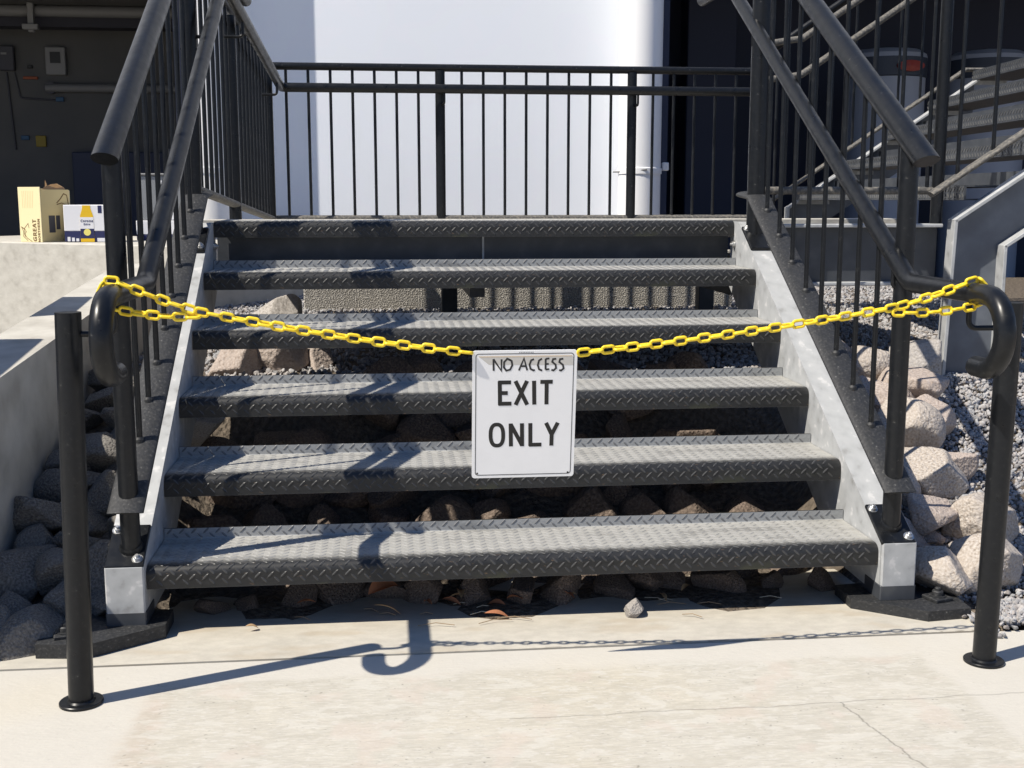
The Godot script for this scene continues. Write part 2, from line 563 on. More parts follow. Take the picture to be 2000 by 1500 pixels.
	m = std("lug_plate", L(.2, .2, .19), .45)
	var lugs := func(u: float, v: float) -> Color:
		var s := v * .34
		var d := .5 + .5 * n2.get_noise_2d(u * 3.0, s * 5.0)
		if s < .0295:
			return Color(.16, .165, .17)
		return Color(.3, .297, .285).lerp(Color(.05, .05, .05), smoothstep(.225, .275, s)) * (.7 + .6 * d)
	m.albedo_texture = image_tex(256, 128, lugs)
	m.albedo_color = Color.WHITE


func mt(s: String) -> Material:
	return mats[s]


# ------------------------------------------------------------------ terrain
func ground_h(x: float, z: float) -> float:
	if z > 0.16:
		return -0.03
	if x < -.56 and z > -6.5:
		return -.03
	# the bank starts a little further back under the stairs than on either side of them
	var under := smoothstep(-.1, .02, x) * (1.0 - smoothstep(1.98, 2.14, x))
	var z0 := lerpf(-.04, -.24, under)
	if z > z0:
		return lerpf(-0.03, 0.0, clampf((0.16 - z) / 0.2, 0.0, 1.0))
	if z < -6.5:
		return lerpf(.49, -.02, clampf((-6.5 - z) / 3.0, 0, 1))
	if z < -1.35:
		return .44 + .01 * (-1.35 - z)
	return .44 * pow((z0 - z) / (z0 + 1.35), 1.0 + 1.1 * under)


# ------------------------------------------------------------------ rocks
func ico(level: int) -> Array:
	var t := (1.0 + sqrt(5.0)) / 2.0
	var vs: Array[Vector3] = []
	for p in [[-1, t, 0], [1, t, 0], [-1, -t, 0], [1, -t, 0], [0, -1, t], [0, 1, t], [0, -1, -t], [0, 1, -t], [t, 0, -1], [t, 0, 1], [-t, 0, -1], [-t, 0, 1]]:
		vs.append(Vector3(p[0], p[1], p[2]).normalized())
	var fs := [0, 11, 5, 0, 5, 1, 0, 1, 7, 0, 7, 10, 0, 10, 11, 1, 5, 9, 5, 11, 4, 11, 10, 2, 10, 7, 6, 7, 1, 8, 3, 9, 4, 3, 4, 2, 3, 2, 6, 3, 6, 8, 3, 8, 9, 4, 9, 5, 2, 4, 11, 6, 2, 10, 8, 6, 7, 9, 8, 1]
	for l in level:
		var mid := {}
		var out := []
		for i in range(0, fs.size(), 3):
			var e := []
			for k in 3:
				var a: int = fs[i + k]
				var b: int = fs[i + (k + 1) % 3]
				var key := mini(a, b) * 100000 + maxi(a, b)
				if not mid.has(key):
					vs.append(((vs[a] + vs[b]) * 0.5).normalized())
					mid[key] = vs.size() - 1
				e.append(mid[key])
			out.append_array([fs[i], e[0], e[2], fs[i + 1], e[1], e[0], fs[i + 2], e[2], e[1], e[0], e[1], e[2]])
		fs = out
	return [vs, fs]

func boulder(sd: int, level: int, planes: int, rough: float, shape: Vector3) -> ArrayMesh:
	var r := RandomNumberGenerator.new()
	r.seed = sd
	var g := ico(level)
	var vs: Array[Vector3] = g[0]
	var fs: Array = g[1]
	var pn: Array[Vector3] = []
	var pd: Array[float] = []
	for k in planes:
		pn.append(Vector3(r.randfn(), r.randfn(), r.randfn()).normalized())
		pd.append(r.randf_range(.48, .84))
	var f := noise(sd, 1.1, 4)
	var m := M.new()
	var pts := PackedVector3Array()
	for p in vs:
		var d := 1.08
		for k in planes:
			var c := p.dot(pn[k])
			if c > .05:
				var q := pd[k] / c
				# a soft minimum rounds the arrises a little
				var h := clampf(.5 + .5 * (d - q) / .016, 0.0, 1.0)
				d = lerpf(d, q, h) - .016 * h * (1.0 - h)
		d += f.get_noise_3d(p.x * 1.3, p.y * 1.3, p.z * 1.3) * rough + f.get_noise_3d(p.x * 5.0, p.y * 5.0, p.z * 5.0 + 9.0) * rough * .45
		pts.append(p * d * shape)
	var nn := PackedVector3Array()
	nn.resize(pts.size())
	for i in range(0, fs.size(), 3):
		var c := (pts[fs[i + 1]] - pts[fs[i]]).cross(pts[fs[i + 2]] - pts[fs[i]])
		for k in 3:
			nn[fs[i + k]] += c
	for i in pts.size():
		m.vert(pts[i], nn[i].normalized())
	for i in range(0, fs.size(), 3):
		m.t3(fs[i], fs[i + 1], fs[i + 2])
	return m.mesh()

var boulders: Array[ArrayMesh] = []

func rock(at: Vector3, size: float, label: String, group := "", variant := -1, stretch := Vector3.ONE) -> MeshInstance3D:
	var o := MeshInstance3D.new()
	o.name = numbered("boulder")
	var k := variant if variant >= 0 else rng.randi() % boulders.size()
	o.mesh = boulders[k]
	o.material_override = mt("stone_%d" % (rng.randi() % 3))
	add_child(o)
	var b := Basis.from_euler(Vector3(rng.randf_range(-.5, .5), rng.randf() * TAU, rng.randf_range(-.5, .5)))
	o.transform = Transform3D(b.scaled_local(stretch * size * .5), at)
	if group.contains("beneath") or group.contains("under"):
		o.material_override = mt("shade_darkened_stone")
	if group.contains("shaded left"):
		o.material_override = mt("shade_toned_stone")
	tag(o, label, "rock", group)
	return o


# ------------------------------------------------------------------ parts shared by several things
func bar(a: Vector3, b: Vector3, r: float, sides := 10) -> M:
	var m := M.new()
	m.tube(PackedVector3Array([a, b]), r, sides)
	return m

func bolt_mesh(r: float) -> ArrayMesh:      # washer and hexagon head, standing on +y
	var m := M.new()
	m.lathe(PackedVector2Array([Vector2(0, 0), Vector2(r * 1.35, 0), Vector2(r * 1.35, r * .18), Vector2(0, r * .18)]), Vector3.ZERO, 14)
	m.lathe(PackedVector2Array([Vector2(r, r * .18), Vector2(r, r * .8), Vector2(r * .8, r * .98), Vector2(0, r * 1.02)]), Vector3.ZERO, 6)
	m.lathe(PackedVector2Array([Vector2(r * .5, r * .98), Vector2(r * .5, r * 1.35), Vector2(r * .35, r * 1.5), Vector2(0, r * 1.5)]), Vector3.ZERO, 10)
	return m.mesh()

func set_bolt(parent: Node3D, at: Vector3, up: Vector3, r := .013, mat := "zinc") -> void:
	var b := kid("bolt", parent, bolt_mesh(r), mt(mat), at)
	var s := up.cross(Vector3.FORWARD if absf(up.z) < .8 else Vector3.RIGHT).normalized()
	b.basis = Basis(s, up, s.cross(up)).orthonormalized()

# a row of upright bars sharing one mesh
func balusters(parent: Node3D, bottoms: Array, height: float, r: float, mat: String, called := "baluster") -> void:
	var mesh := bar(Vector3.ZERO, Vector3(0, height, 0), r, 8).mesh()
	for p in bottoms:
		kid(called, parent, mesh, mt(mat), p)

func lines(m: M, path: Array, r: float, bend: float, sides := 14) -> void:
	m.tube(fillet(PackedVector3Array(path), bend, 7), r, sides)


# ------------------------------------------------------------------ the staircase
func tread_meshes(upstand := true) -> Array:
	# section in (z, y): from the top of the back upstand, over the fold, along the top, round the nose, down the lip
	var pts := PackedVector2Array()
	var nr := PackedVector2Array()
	if upstand:
		pts.append(Vector2(-.262, .031)); nr.append(Vector2(1, 0))
		pts.append(Vector2(-.262, .005)); nr.append(Vector2(1, 0))
		pts.append(Vector2(-.2605, .0015)); nr.append(Vector2(.7, .7))
	pts.append(Vector2(-.257, 0)); nr.append(Vector2(0, 1))
	var rr := .024
	pts.append(Vector2(-rr, 0)); nr.append(Vector2(0, 1))
	for k in range(1, 8):
		var a := PI / 2 * (1.0 - k / 7.0)
		pts.append(Vector2(-rr + cos(a) * rr, -rr + sin(a) * rr)); nr.append(Vector2(cos(a), sin(a)))
	pts.append(Vector2(0, -.06)); nr.append(Vector2(1, 0))
	var len := [0.0 if upstand else .0325]
	for i in range(1, pts.size()):
		len.append(len[i - 1] + pts[i].distance_to(pts[i - 1]))
	var total: float = len[-1]
	var m := M.new()
	var th := .005
	for x in [0.0, 1.0]:
		for i in pts.size():
			m.vert(Vector3(.002 + x * (W - .004), pts[i].y, pts[i].x), Vector3(0, nr[i].y, nr[i].x), Vector2(x, len[i] / total))
	var k := pts.size()
	for i in k - 1:
		m.t3(i, i + 1, k + i + 1); m.t3(i, k + i + 1, k + i)
	var b := m.v.size()
	for x in [0.0, 1.0]:
		for i in k:
			var p := pts[i] - nr[i].normalized() * th
			m.vert(Vector3(.002 + x * (W - .004), p.y, p.x), Vector3(0, -nr[i].y, -nr[i].x), Vector2(x, .99))
	for i in k - 1:
		m.t3(b + i, b + k + i + 1, b + i + 1); m.t3(b + i, b + k + i, b + k + i + 1)
	for e in [0, k - 1]:   # the sheared edges
		var p0 := Vector3(.002, pts[e].y, pts[e].x)
		var q := pts[e] - nr[e].normalized() * th
		var q0 := Vector3(.002, q.y, q.x)
		var dx := Vector3(W - .004, 0, 0)
		if e == 0:
			m.quad(p0, p0 + dx, q0 + dx, q0, Vector2(0, .99), Vector2(1, .99), Vector2(1, .99), Vector2(0, .99))
		else:
			m.quad(p0, q0, q0 + dx, p0 + dx, Vector2(0, .99), Vector2(0, .99), Vector2(1, .99), Vector2(1, .99))
	# raised lugs of the chequer plate
	var lug := M.new()
	var px := .034
	var ps := .0275
	var rows := int(total / ps * 2.0)
	for j in rows:
		var s := .008 + j * ps * .5
		if s > total - .006:
			break
		if s < len[0]:
			continue
		var seg := 0
		while seg < k - 2 and len[seg + 1] < s:
			seg += 1
		var f: float = (s - len[seg]) / maxf(1e-6, len[seg + 1] - len[seg])
		var c := pts[seg].lerp(pts[seg + 1], f)
		var nn := nr[seg].lerp(nr[seg + 1], f).normalized()
		var up := Vector3(0, nn.y, nn.x)
		var along := Vector3(0, -nn.x, nn.y)      # down the section, towards the lip
		var cols := int(W / px)
		for i in cols:
			var x := (i + .5 + (.5 if j % 2 else 0.0)) * px
			if x > W - .016:
				continue
			var sg := 1.0 if j % 2 == 0 else -1.0
			var d := (Vector3.RIGHT * sg - along).normalized()
			var w := up.cross(d)
			var o := Vector3(x, c.y, c.x) + up * .0001
			var hl := .0125
			var hw := .0029
			var tp := .0016
			var before := lug.v.size()
			var a0 := o - d * hl
			var a1 := o + d * hl
			var b0 := o - d * hl * .5 + w * hw
			var b1 := o + d * hl * .5 + w * hw
			var c0 := o - d * hl * .5 - w * hw
			var c1 := o + d * hl * .5 - w * hw
			var t0 := o - d * hl * .62 + up * tp
			var t1 := o + d * hl * .62 + up * tp
			lug.quad(c0, c1, t1, t0); lug.quad(b1, b0, t0, t1)
			lug.tri(a0, c0, t0); lug.tri(b0, a0, t0); lug.tri(c1, a1, t1); lug.tri(a1, b1, t1)
			for q in range(before, lug.v.size()):
				lug.uv[q] = Vector2(x / W, s / total)
	return [m.mesh(), lug.mesh()]

func staircase() -> void:
	var t := thing("steel_staircase", "open-riser steel stairs with black chequer-plate treads and grey side stringers", "staircase", Vector3(W / 2, 0, 0))
	var parts := tread_meshes()
	for i in 5:
		var at := Vector3(0, H1 + R * i, -G * i)
		var p := kid("tread", t, parts[0], mt("tread_plate"), at)
		kid("lug_pattern", p, parts[1], mt("lug_plate"), at, true)
	parts = tread_meshes(false)
	var p := kid("landing_nosing", t, parts[0], mt("tread_plate"), Vector3(0, LAND, -G * 5))
	kid("lug_pattern", p, parts[1], mt("lug_plate"), Vector3(0, LAND, -G * 5), true)
	# two channel stringers, web inwards, closed by a plate at the foot
	for side in [0, 1]:
		var x0 := -.1 if side == 0 else W       # left edge of the channel
		var m := M.new()
		var top := func(z: float) -> float: return .2 - SL * z
		var prof := PackedVector2Array([Vector2(.012, .042), Vector2(.012, .2), Vector2(-1.43, LAND - .004), Vector2(-1.53, LAND - .004), Vector2(-1.53, .8), Vector2(-.28, .045)])
		# web
		var wx := W if side == 1 else -.012
		m.prism(prof, Vector3(wx, 0, 0), Vector3.BACK, Vector3.UP, -.012)
		part("stringer", t, m, mt("grey_paint"))
		# top flange
		m = M.new()
		m.prism(PackedVector2Array([Vector2(.012, .2), Vector2(-1.43, LAND - .004), Vector2(-1.43, LAND - .018), Vector2(.012, .185)]), Vector3(x0 + (.012 if side else 0.0), 0, 0), Vector3.BACK, Vector3.UP, -.088)
		part("flange", t, m, mt("grey_paint"))
		m = M.new()
		m.prism(PackedVector2Array([Vector2(-.28, .045), Vector2(-1.53, .8), Vector2(-1.53, .815), Vector2(-.28, .06)]), Vector3(x0 + (.012 if side else 0.0), 0, 0), Vector3.BACK, Vector3.UP, -.088)
		part("flange", t, m, mt("grey_paint"))
		# foot: closing plate, with a dark welded base
		m = M.new()
		m.box(Vector3(x0 + .05, .1205, .019), Vector3(.1, .157, .013), Basis.IDENTITY, .004)
		part("end_plate", t, m, mt("grey_paint"))
		m = M.new()
		m.box(Vector3(x0 + .05, .052, -.03), Vector3(.104, .046, .112), Basis.IDENTITY, .003)
		part("base_collar", t, m, mt("dark_grey_paint"))
		# anchor plate with a slanting inner edge
		var pl := PackedVector2Array([Vector2(0, .0), Vector2(.17, -.125), Vector2(.30, -.11), Vector2(.31, .1), Vector2(.14, .14), Vector2(0, .12)])
		m = M.new()
		if side == 1:
			m.prism(pl, Vector3(1.93, .003, 0), Vector3.RIGHT, Vector3.FORWARD, .028)
		else:
			for k in pl.size():
				pl[k].y -= .03
			m.prism(pl, Vector3(.05, .003, 0), Vector3.LEFT, Vector3.FORWARD, -.036)
		part("anchor_plate", t, m, mt("worn_black"))
		var bx := 2.17 if side == 1 else -.19
		var bz := .03 if side == 1 else .08
		m = M.new()
		m.box(Vector3(bx, .036 if side else .043, bz), Vector3(.06, .01, .06), Basis(Vector3.UP, .3), .002)
		part("washer_plate", t, m, mt("worn_black"))
		set_bolt(t, Vector3(bx, .041 if side else .048, bz), Vector3.UP, .017, "worn_black")
		for y in [.97, .9]:
			set_bolt(t, Vector3(W - .001 if side else .001, y, -1.47), Vector3.LEFT if side else Vector3.RIGHT, .012)
	# the deep beam under the landing nosing
	var m := M.new()
	m.box(Vector3(W / 2, .93, -1.56), Vector3(W - .006, .21, .012))
	part("fascia_plate", t, m, mt("dark_grey_paint"))
	m = M.new()
	m.box(Vector3(1.02, .935, -1.55), Vector3(.008, .19, .008))
	part("weld_seam", t, m, mt("grey_paint"))


func platform() -> void:
	var t := thing("landing_platform", "raised steel landing and ramp deck behind the top step", "platform", Vector3(1.2, 0, -2.4))
	var m := M.new()
	m.prism(PackedVector2Array([Vector2(-1.742, 1.062), Vector2(-2.0, 1.062), Vector2(-3.95, .94), Vector2(-3.95, .92), Vector2(-2.0, 1.04), Vector2(-1.742, 1.04)]), Vector3(-.08, 0, 0), Vector3.BACK, Vector3.UP, -2.95)
	part("deck", t, m, mt("wall_concrete"))
	for x in [1.0, 2.06]:
		m = M.new()
		m.box(Vector3(x, .84, -2.75), Vector3(.06, .16, 2.3))
		part("joist", t, m, mt("dark_grey_paint"))
	# the beam that carries the landing's front edge on to the right: web and two flanges
	m = M.new()
	m.box(Vector3(2.47, .928, -1.47), Vector3(.72, .222, .01))
	part("edge_beam_web", t, m, mt("dark_grey_paint"))  # web coloured darker than its flanges, standing in for their shade
	for y in [1.042, .814]:
		m = M.new()
		m.box(Vector3(2.47, y, -1.45), Vector3(.72, .014, .075), Basis.IDENTITY, .003)
		part("edge_beam_flange", t, m, mt("grey_paint"))
	for y in [.99, .93, .87]:
		set_bolt(t, Vector3(2.715, y, -1.463), Vector3.BACK, .016)
	for p in [[1.0, -3.7], [2.5, -3.7]]:
		m = M.new()
		m.box(Vector3(p[0], .56, p[1]), Vector3(.09, .6, .09), Basis.IDENTITY, .004)
		part("support_leg", t, m, mt("dark_grey_paint"))


# ------------------------------------------------------------------ rails
func stair_balustrade(side: int) -> void:
	var x := 2.05 if side else -.04
	var zf := .03 if side else .0
	var s := "right" if side else "left"
	var t := thing("stair_balustrade", ("black tubular balustrade sloping up on the right-hand stringer" if side else "black tubular balustrade sloping up on the left-hand stringer beside the cartons"), "railing", Vector3(x, .25, 0))
	var y_top := func(z: float) -> float: return 1.268 - SL * (z - zf)
	var y_bot := func(z: float) -> float: return .352 - SL * z
	# top rail: a large tube cut plumb at its lower end
	var m := M.new()
	var ze := zf + .045
	m.tube(PackedVector3Array([Vector3(x, y_top.call(ze), ze), Vector3(x, y_top.call(-1.5), -1.5), Vector3(x, y_top.call(-1.5) + .02, -1.62)]), .0325, 20, 1.0, Vector3.ZERO, true, false, Vector3(0, -.94, .34))
	part("top_rail", t, m, mt("black_paint"))
	# bottom rail: a flattened tube
	m = M.new()
	m.tube(PackedVector3Array([Vector3(x, y_bot.call(.02), .02), Vector3(x, y_bot.call(-1.33), -1.33), Vector3(x, y_bot.call(-1.33) + .012, -1.47)]), .047, 20, .3, Vector3.RIGHT, true, false, Vector3(0, -.94, .34))
	part("bottom_rail", t, m, mt("worn_black"))
	# posts
	var zp := -.03
	var foot := .2 - SL * zp + .012
	m = bar(Vector3(x, foot, zp), Vector3(x, y_top.call(zp) - .01, zp), .0255, 18)
	part("post", t, m, mt("black_paint"))
	zp = -1.36
	m = bar(Vector3(x + (.0 if side else -.01), .98, zp), Vector3(x, y_top.call(zp), zp), .034 if side else .03, 18)
	part("post", t, m, mt("black_paint"))
	# base plates on the sloping flange
	var up := Vector3(0, 1, SL).normalized()
	var fw := Vector3(0, -SL, 1).normalized()
	for z in [-.045, -1.32]:
		m = M.new()
		var c := Vector3(x + (.002 if side else -.01), .2 - SL * z, z) + up * .007
		m.box(c, Vector3(.098, .012, .15), Basis(Vector3.RIGHT, up, fw), .002)
		var pl := part("base_plate", t, m, mt("black_paint"))
		var offs := [Vector2(-.034, -.055), Vector2(.034, .055)] if side else [Vector2(-.034, -.055), Vector2(.032, .05)]
		for o in offs:
			set_bolt(pl, c + up * .006 + Vector3.RIGHT * o.x + fw * o.y, up, .011)
	m = M.new()
	m.lathe(PackedVector2Array([Vector2(.034, -.012), Vector2(.029, .004), Vector2(.0255, .01)]), Vector3(x, .2 + SL * .03 + .02, -.03), 18, up)
	part("weld_collar", t, m, mt("black_paint"))
	var bot := []
	for k in 8:
		var z := -.2 - .146 * k
		bot.append(Vector3(x, y_bot.call(z), z))
	balusters(t, bot, 1.268 + SL * zf - .352, .0082, "black_paint")
	var ring := M.new()
	ring.lathe(PackedVector2Array([Vector2(.0125, -.008), Vector2(.012, .002), Vector2(.0085, .008)]), Vector3.ZERO, 12)
	var rm := ring.mesh()
	for p in bot:
		kid("weld_bead", t, rm, mt("worn_black"), p + Vector3(0, .018, 0))

func handrail(side: int) -> void:
	var x := 2.02 if side else .05
	var y := .925 if side else .937
	var s := "right" if side else "left"
	var t := thing("stair_handrail", "black handrail with a downturned looped end at the %s of the stairs" % s, "handrail", Vector3(x, .9, .3))
	var zc := .575 if side else .56
	var path := [Vector3(x, y + SL * 1.78, -1.7), Vector3(x, y, .08)]
	if side:
		path.insert(0, Vector3(x, y + SL * 1.78, -2.1))
	else:
		path.insert(0, Vector3(x + .02, y + SL * 1.78 - .03, -2.2))
	var pts := fillet(PackedVector3Array([path[0], path[1], path[2], Vector3(x, y, zc - .085)]), .1, 7)
	for k in range(1, 15):
		var a := PI / 2 - PI * k / 14.0
		pts.append(Vector3(x, y - .085 + sin(a) * .085, zc - .085 + cos(a) * .085))
	pts.append(Vector3(x, y - .17, zc - .125))
	var m := M.new()
	m.tube(pts, .0245, 20)
	part("rail", t, m, mt("black_paint"))
	m = M.new()
	m.lathe(PackedVector2Array([Vector2(.0245, 0), Vector2(.02, .006), Vector2(0, .008)]), pts[pts.size() - 1], 18, Vector3.FORWARD)
	part("end_cap", t, m, mt("black_paint"))
	# brackets to the balustrade posts
	var xb := 2.05 if side else -.04
	for z in [-.03, -1.36]:
		m = M.new()
		var yr: float = y + SL * (.08 - z)
		lines(m, [Vector3(x, yr - .02, z), Vector3(x, yr - .085, z), Vector3(xb, yr - .085, z)], .0065, .02, 8)
		part("bracket", t, m, mt("black_paint"))

func handrail_post(side: int) -> void:
	var x := 2.113 if side else -.07
	var z := .405 if side else .42
	var lean := Vector3(.012 if side else .02, 0, 0)
	var h := .9
	var t := thing("handrail_post", "round black post standing on the pavement %s" % ("right of the stairs under the looped rail end" if side else "left of the stairs, nearest the viewer"), "post", Vector3(x, 0, z))
	var m := M.new()
	m.tube(PackedVector3Array([Vector3(x, .004, z), Vector3(x, .0, z) + lean + Vector3(0, h - .003, 0), Vector3(x, h, z) + lean]), .028, 22)
	part("pole", t, m, mt("black_paint"))
	m = M.new()
	m.lathe(PackedVector2Array([Vector2(0, .001), Vector2(.049, .001), Vector2(.049, .006), Vector2(.0475, .0075), Vector2(.032, .0075), Vector2(.028, .011)]), Vector3(x, 0, z), 32)
	part("base_flange", t, m, mt("black_paint"))
	m = M.new()
	var xr := 2.02 if side else .05
	var yr := .925 if side else .937
	lines(m, [Vector3(x, yr - .085, z), Vector3(xr, yr - .085, z), Vector3(xr, yr - .02, z)], .0068, .022, 8)
	part("bracket", t, m, mt("black_paint"))

func back_fence() -> void:
	var z := -3.85
	var t := thing("landing_fence", "black railing across the back of the landing in front of the white wall", "railing", Vector3(1.4, .95, z))
	part("top_rail", t, bar(Vector3(-.02, 1.885, z), Vector3(2.8, 1.885, z), .0215, 14), mt("black_paint"))
	part("bottom_rail", t, bar(Vector3(-.02, 1.035, z), Vector3(2.8, 1.035, z), .02, 14), mt("dusty_bar"))
	part("handrail", t, bar(Vector3(.1, 1.762, z + .075), Vector3(2.82, 1.762, z + .075), .026, 16), mt("black_paint"))
	for x in [.965, 2.08]:
		part("post", t, bar(Vector3(x, .94, z), Vector3(x, 1.87, z), .028, 14), mt("black_paint"))
		var m := M.new()
		lines(m, [Vector3(x + .01, 1.68, z + .02), Vector3(x + .02, 1.68, z + .075), Vector3(x + .02, 1.74, z + .075)], .007, .018, 8)
		part("bracket", t, m, mt("black_paint"))
	var b := []
	var pitch := (2.08 - .965) / 9.0
	for k in range(-8, 18):
		if k == 0 or k == 9 or k < -7:
			continue
		b.append(Vector3(.965 + pitch * k, 1.04, z))
	balusters(t, b, .835, .0085, "black_paint")

func ramp_balustrade() -> void:
	var xa := func(z: float) -> float: return -.06 - .0245 * (z + 1.4)
	var x := .0
	var t := thing("ramp_balustrade", "black railing running back along the left side of the landing ramp", "railing", Vector3(x, 1.0, -2.6))
	var yb := func(z: float) -> float: return 1.185 + .062 * (z + 1.42)
	var m := M.new()
	m.tube(PackedVector3Array([Vector3(xa.call(-1.42), yb.call(-1.42), -1.42), Vector3(xa.call(-3.85), yb.call(-3.85), -3.85)]), .028, 16, .55, Vector3.RIGHT)
	part("bottom_rail", t, m, mt("dusty_bar"))
	part("top_rail", t, bar(Vector3(xa.call(-1.5), 2.05, -1.5), Vector3(x, 1.885, -3.87), .0215, 14), mt("black_paint"))
	m = M.new()
	lines(m, [Vector3(x + .03, 1.985, -1.75), Vector3(x + .075, 1.762, -3.775), Vector3(x + .2, 1.762, -3.775)], .025, .03, 14)
	part("handrail", t, m, mt("black_paint"))
	for z in [-2.45, -3.8]:
		part("post", t, bar(Vector3(xa.call(z), .95, z), Vector3(xa.call(z), 1.95 if z > -3 else 1.89, z), .028, 14), mt("black_paint"))
	for z in [-2.3, -3.55]:
		m = M.new()
		var yh: float = 1.985 - .11 * (-1.75 - z)
		lines(m, [Vector3(xa.call(z), yh - .085, z), Vector3(xa.call(z) + .08, yh - .085, z), Vector3(xa.call(z) + .08, yh - .02, z)], .0068, .02, 8)
		part("bracket", t, m, mt("black_paint"))
	var b := []
	for k in 19:
		var z := -1.48 - .123 * k
		if absf(z + 2.45) < .04:
			continue
		b.append(Vector3(xa.call(z), yb.call(z), z))
	balusters(t, b, .86, .0085, "black_paint")

func landing_guard() -> void:
	var z := -1.46
	var t := thing("landing_guard", "short black railing on the beam right of the top step", "railing", Vector3(2.45, 1.05, z))
	part("bottom_rail", t, bar(Vector3(2.08, 1.178, z), Vector3(2.84, 1.178, z), .015, 12), mt("dusty_bar"))
	part("top_rail", t, bar(Vector3(2.08, 2.06, z), Vector3(2.84, 2.06, z), .0215, 12), mt("black_paint"))
	var b := []
	for k in 6:
		b.append(Vector3(2.19 + .117 * k, 1.18, z))
	balusters(t, b, .88, .0082, "black_paint")
	part("post", t, bar(Vector3(2.82, 1.05, z), Vector3(2.82, 2.06, z), .024, 12), mt("black_paint"))


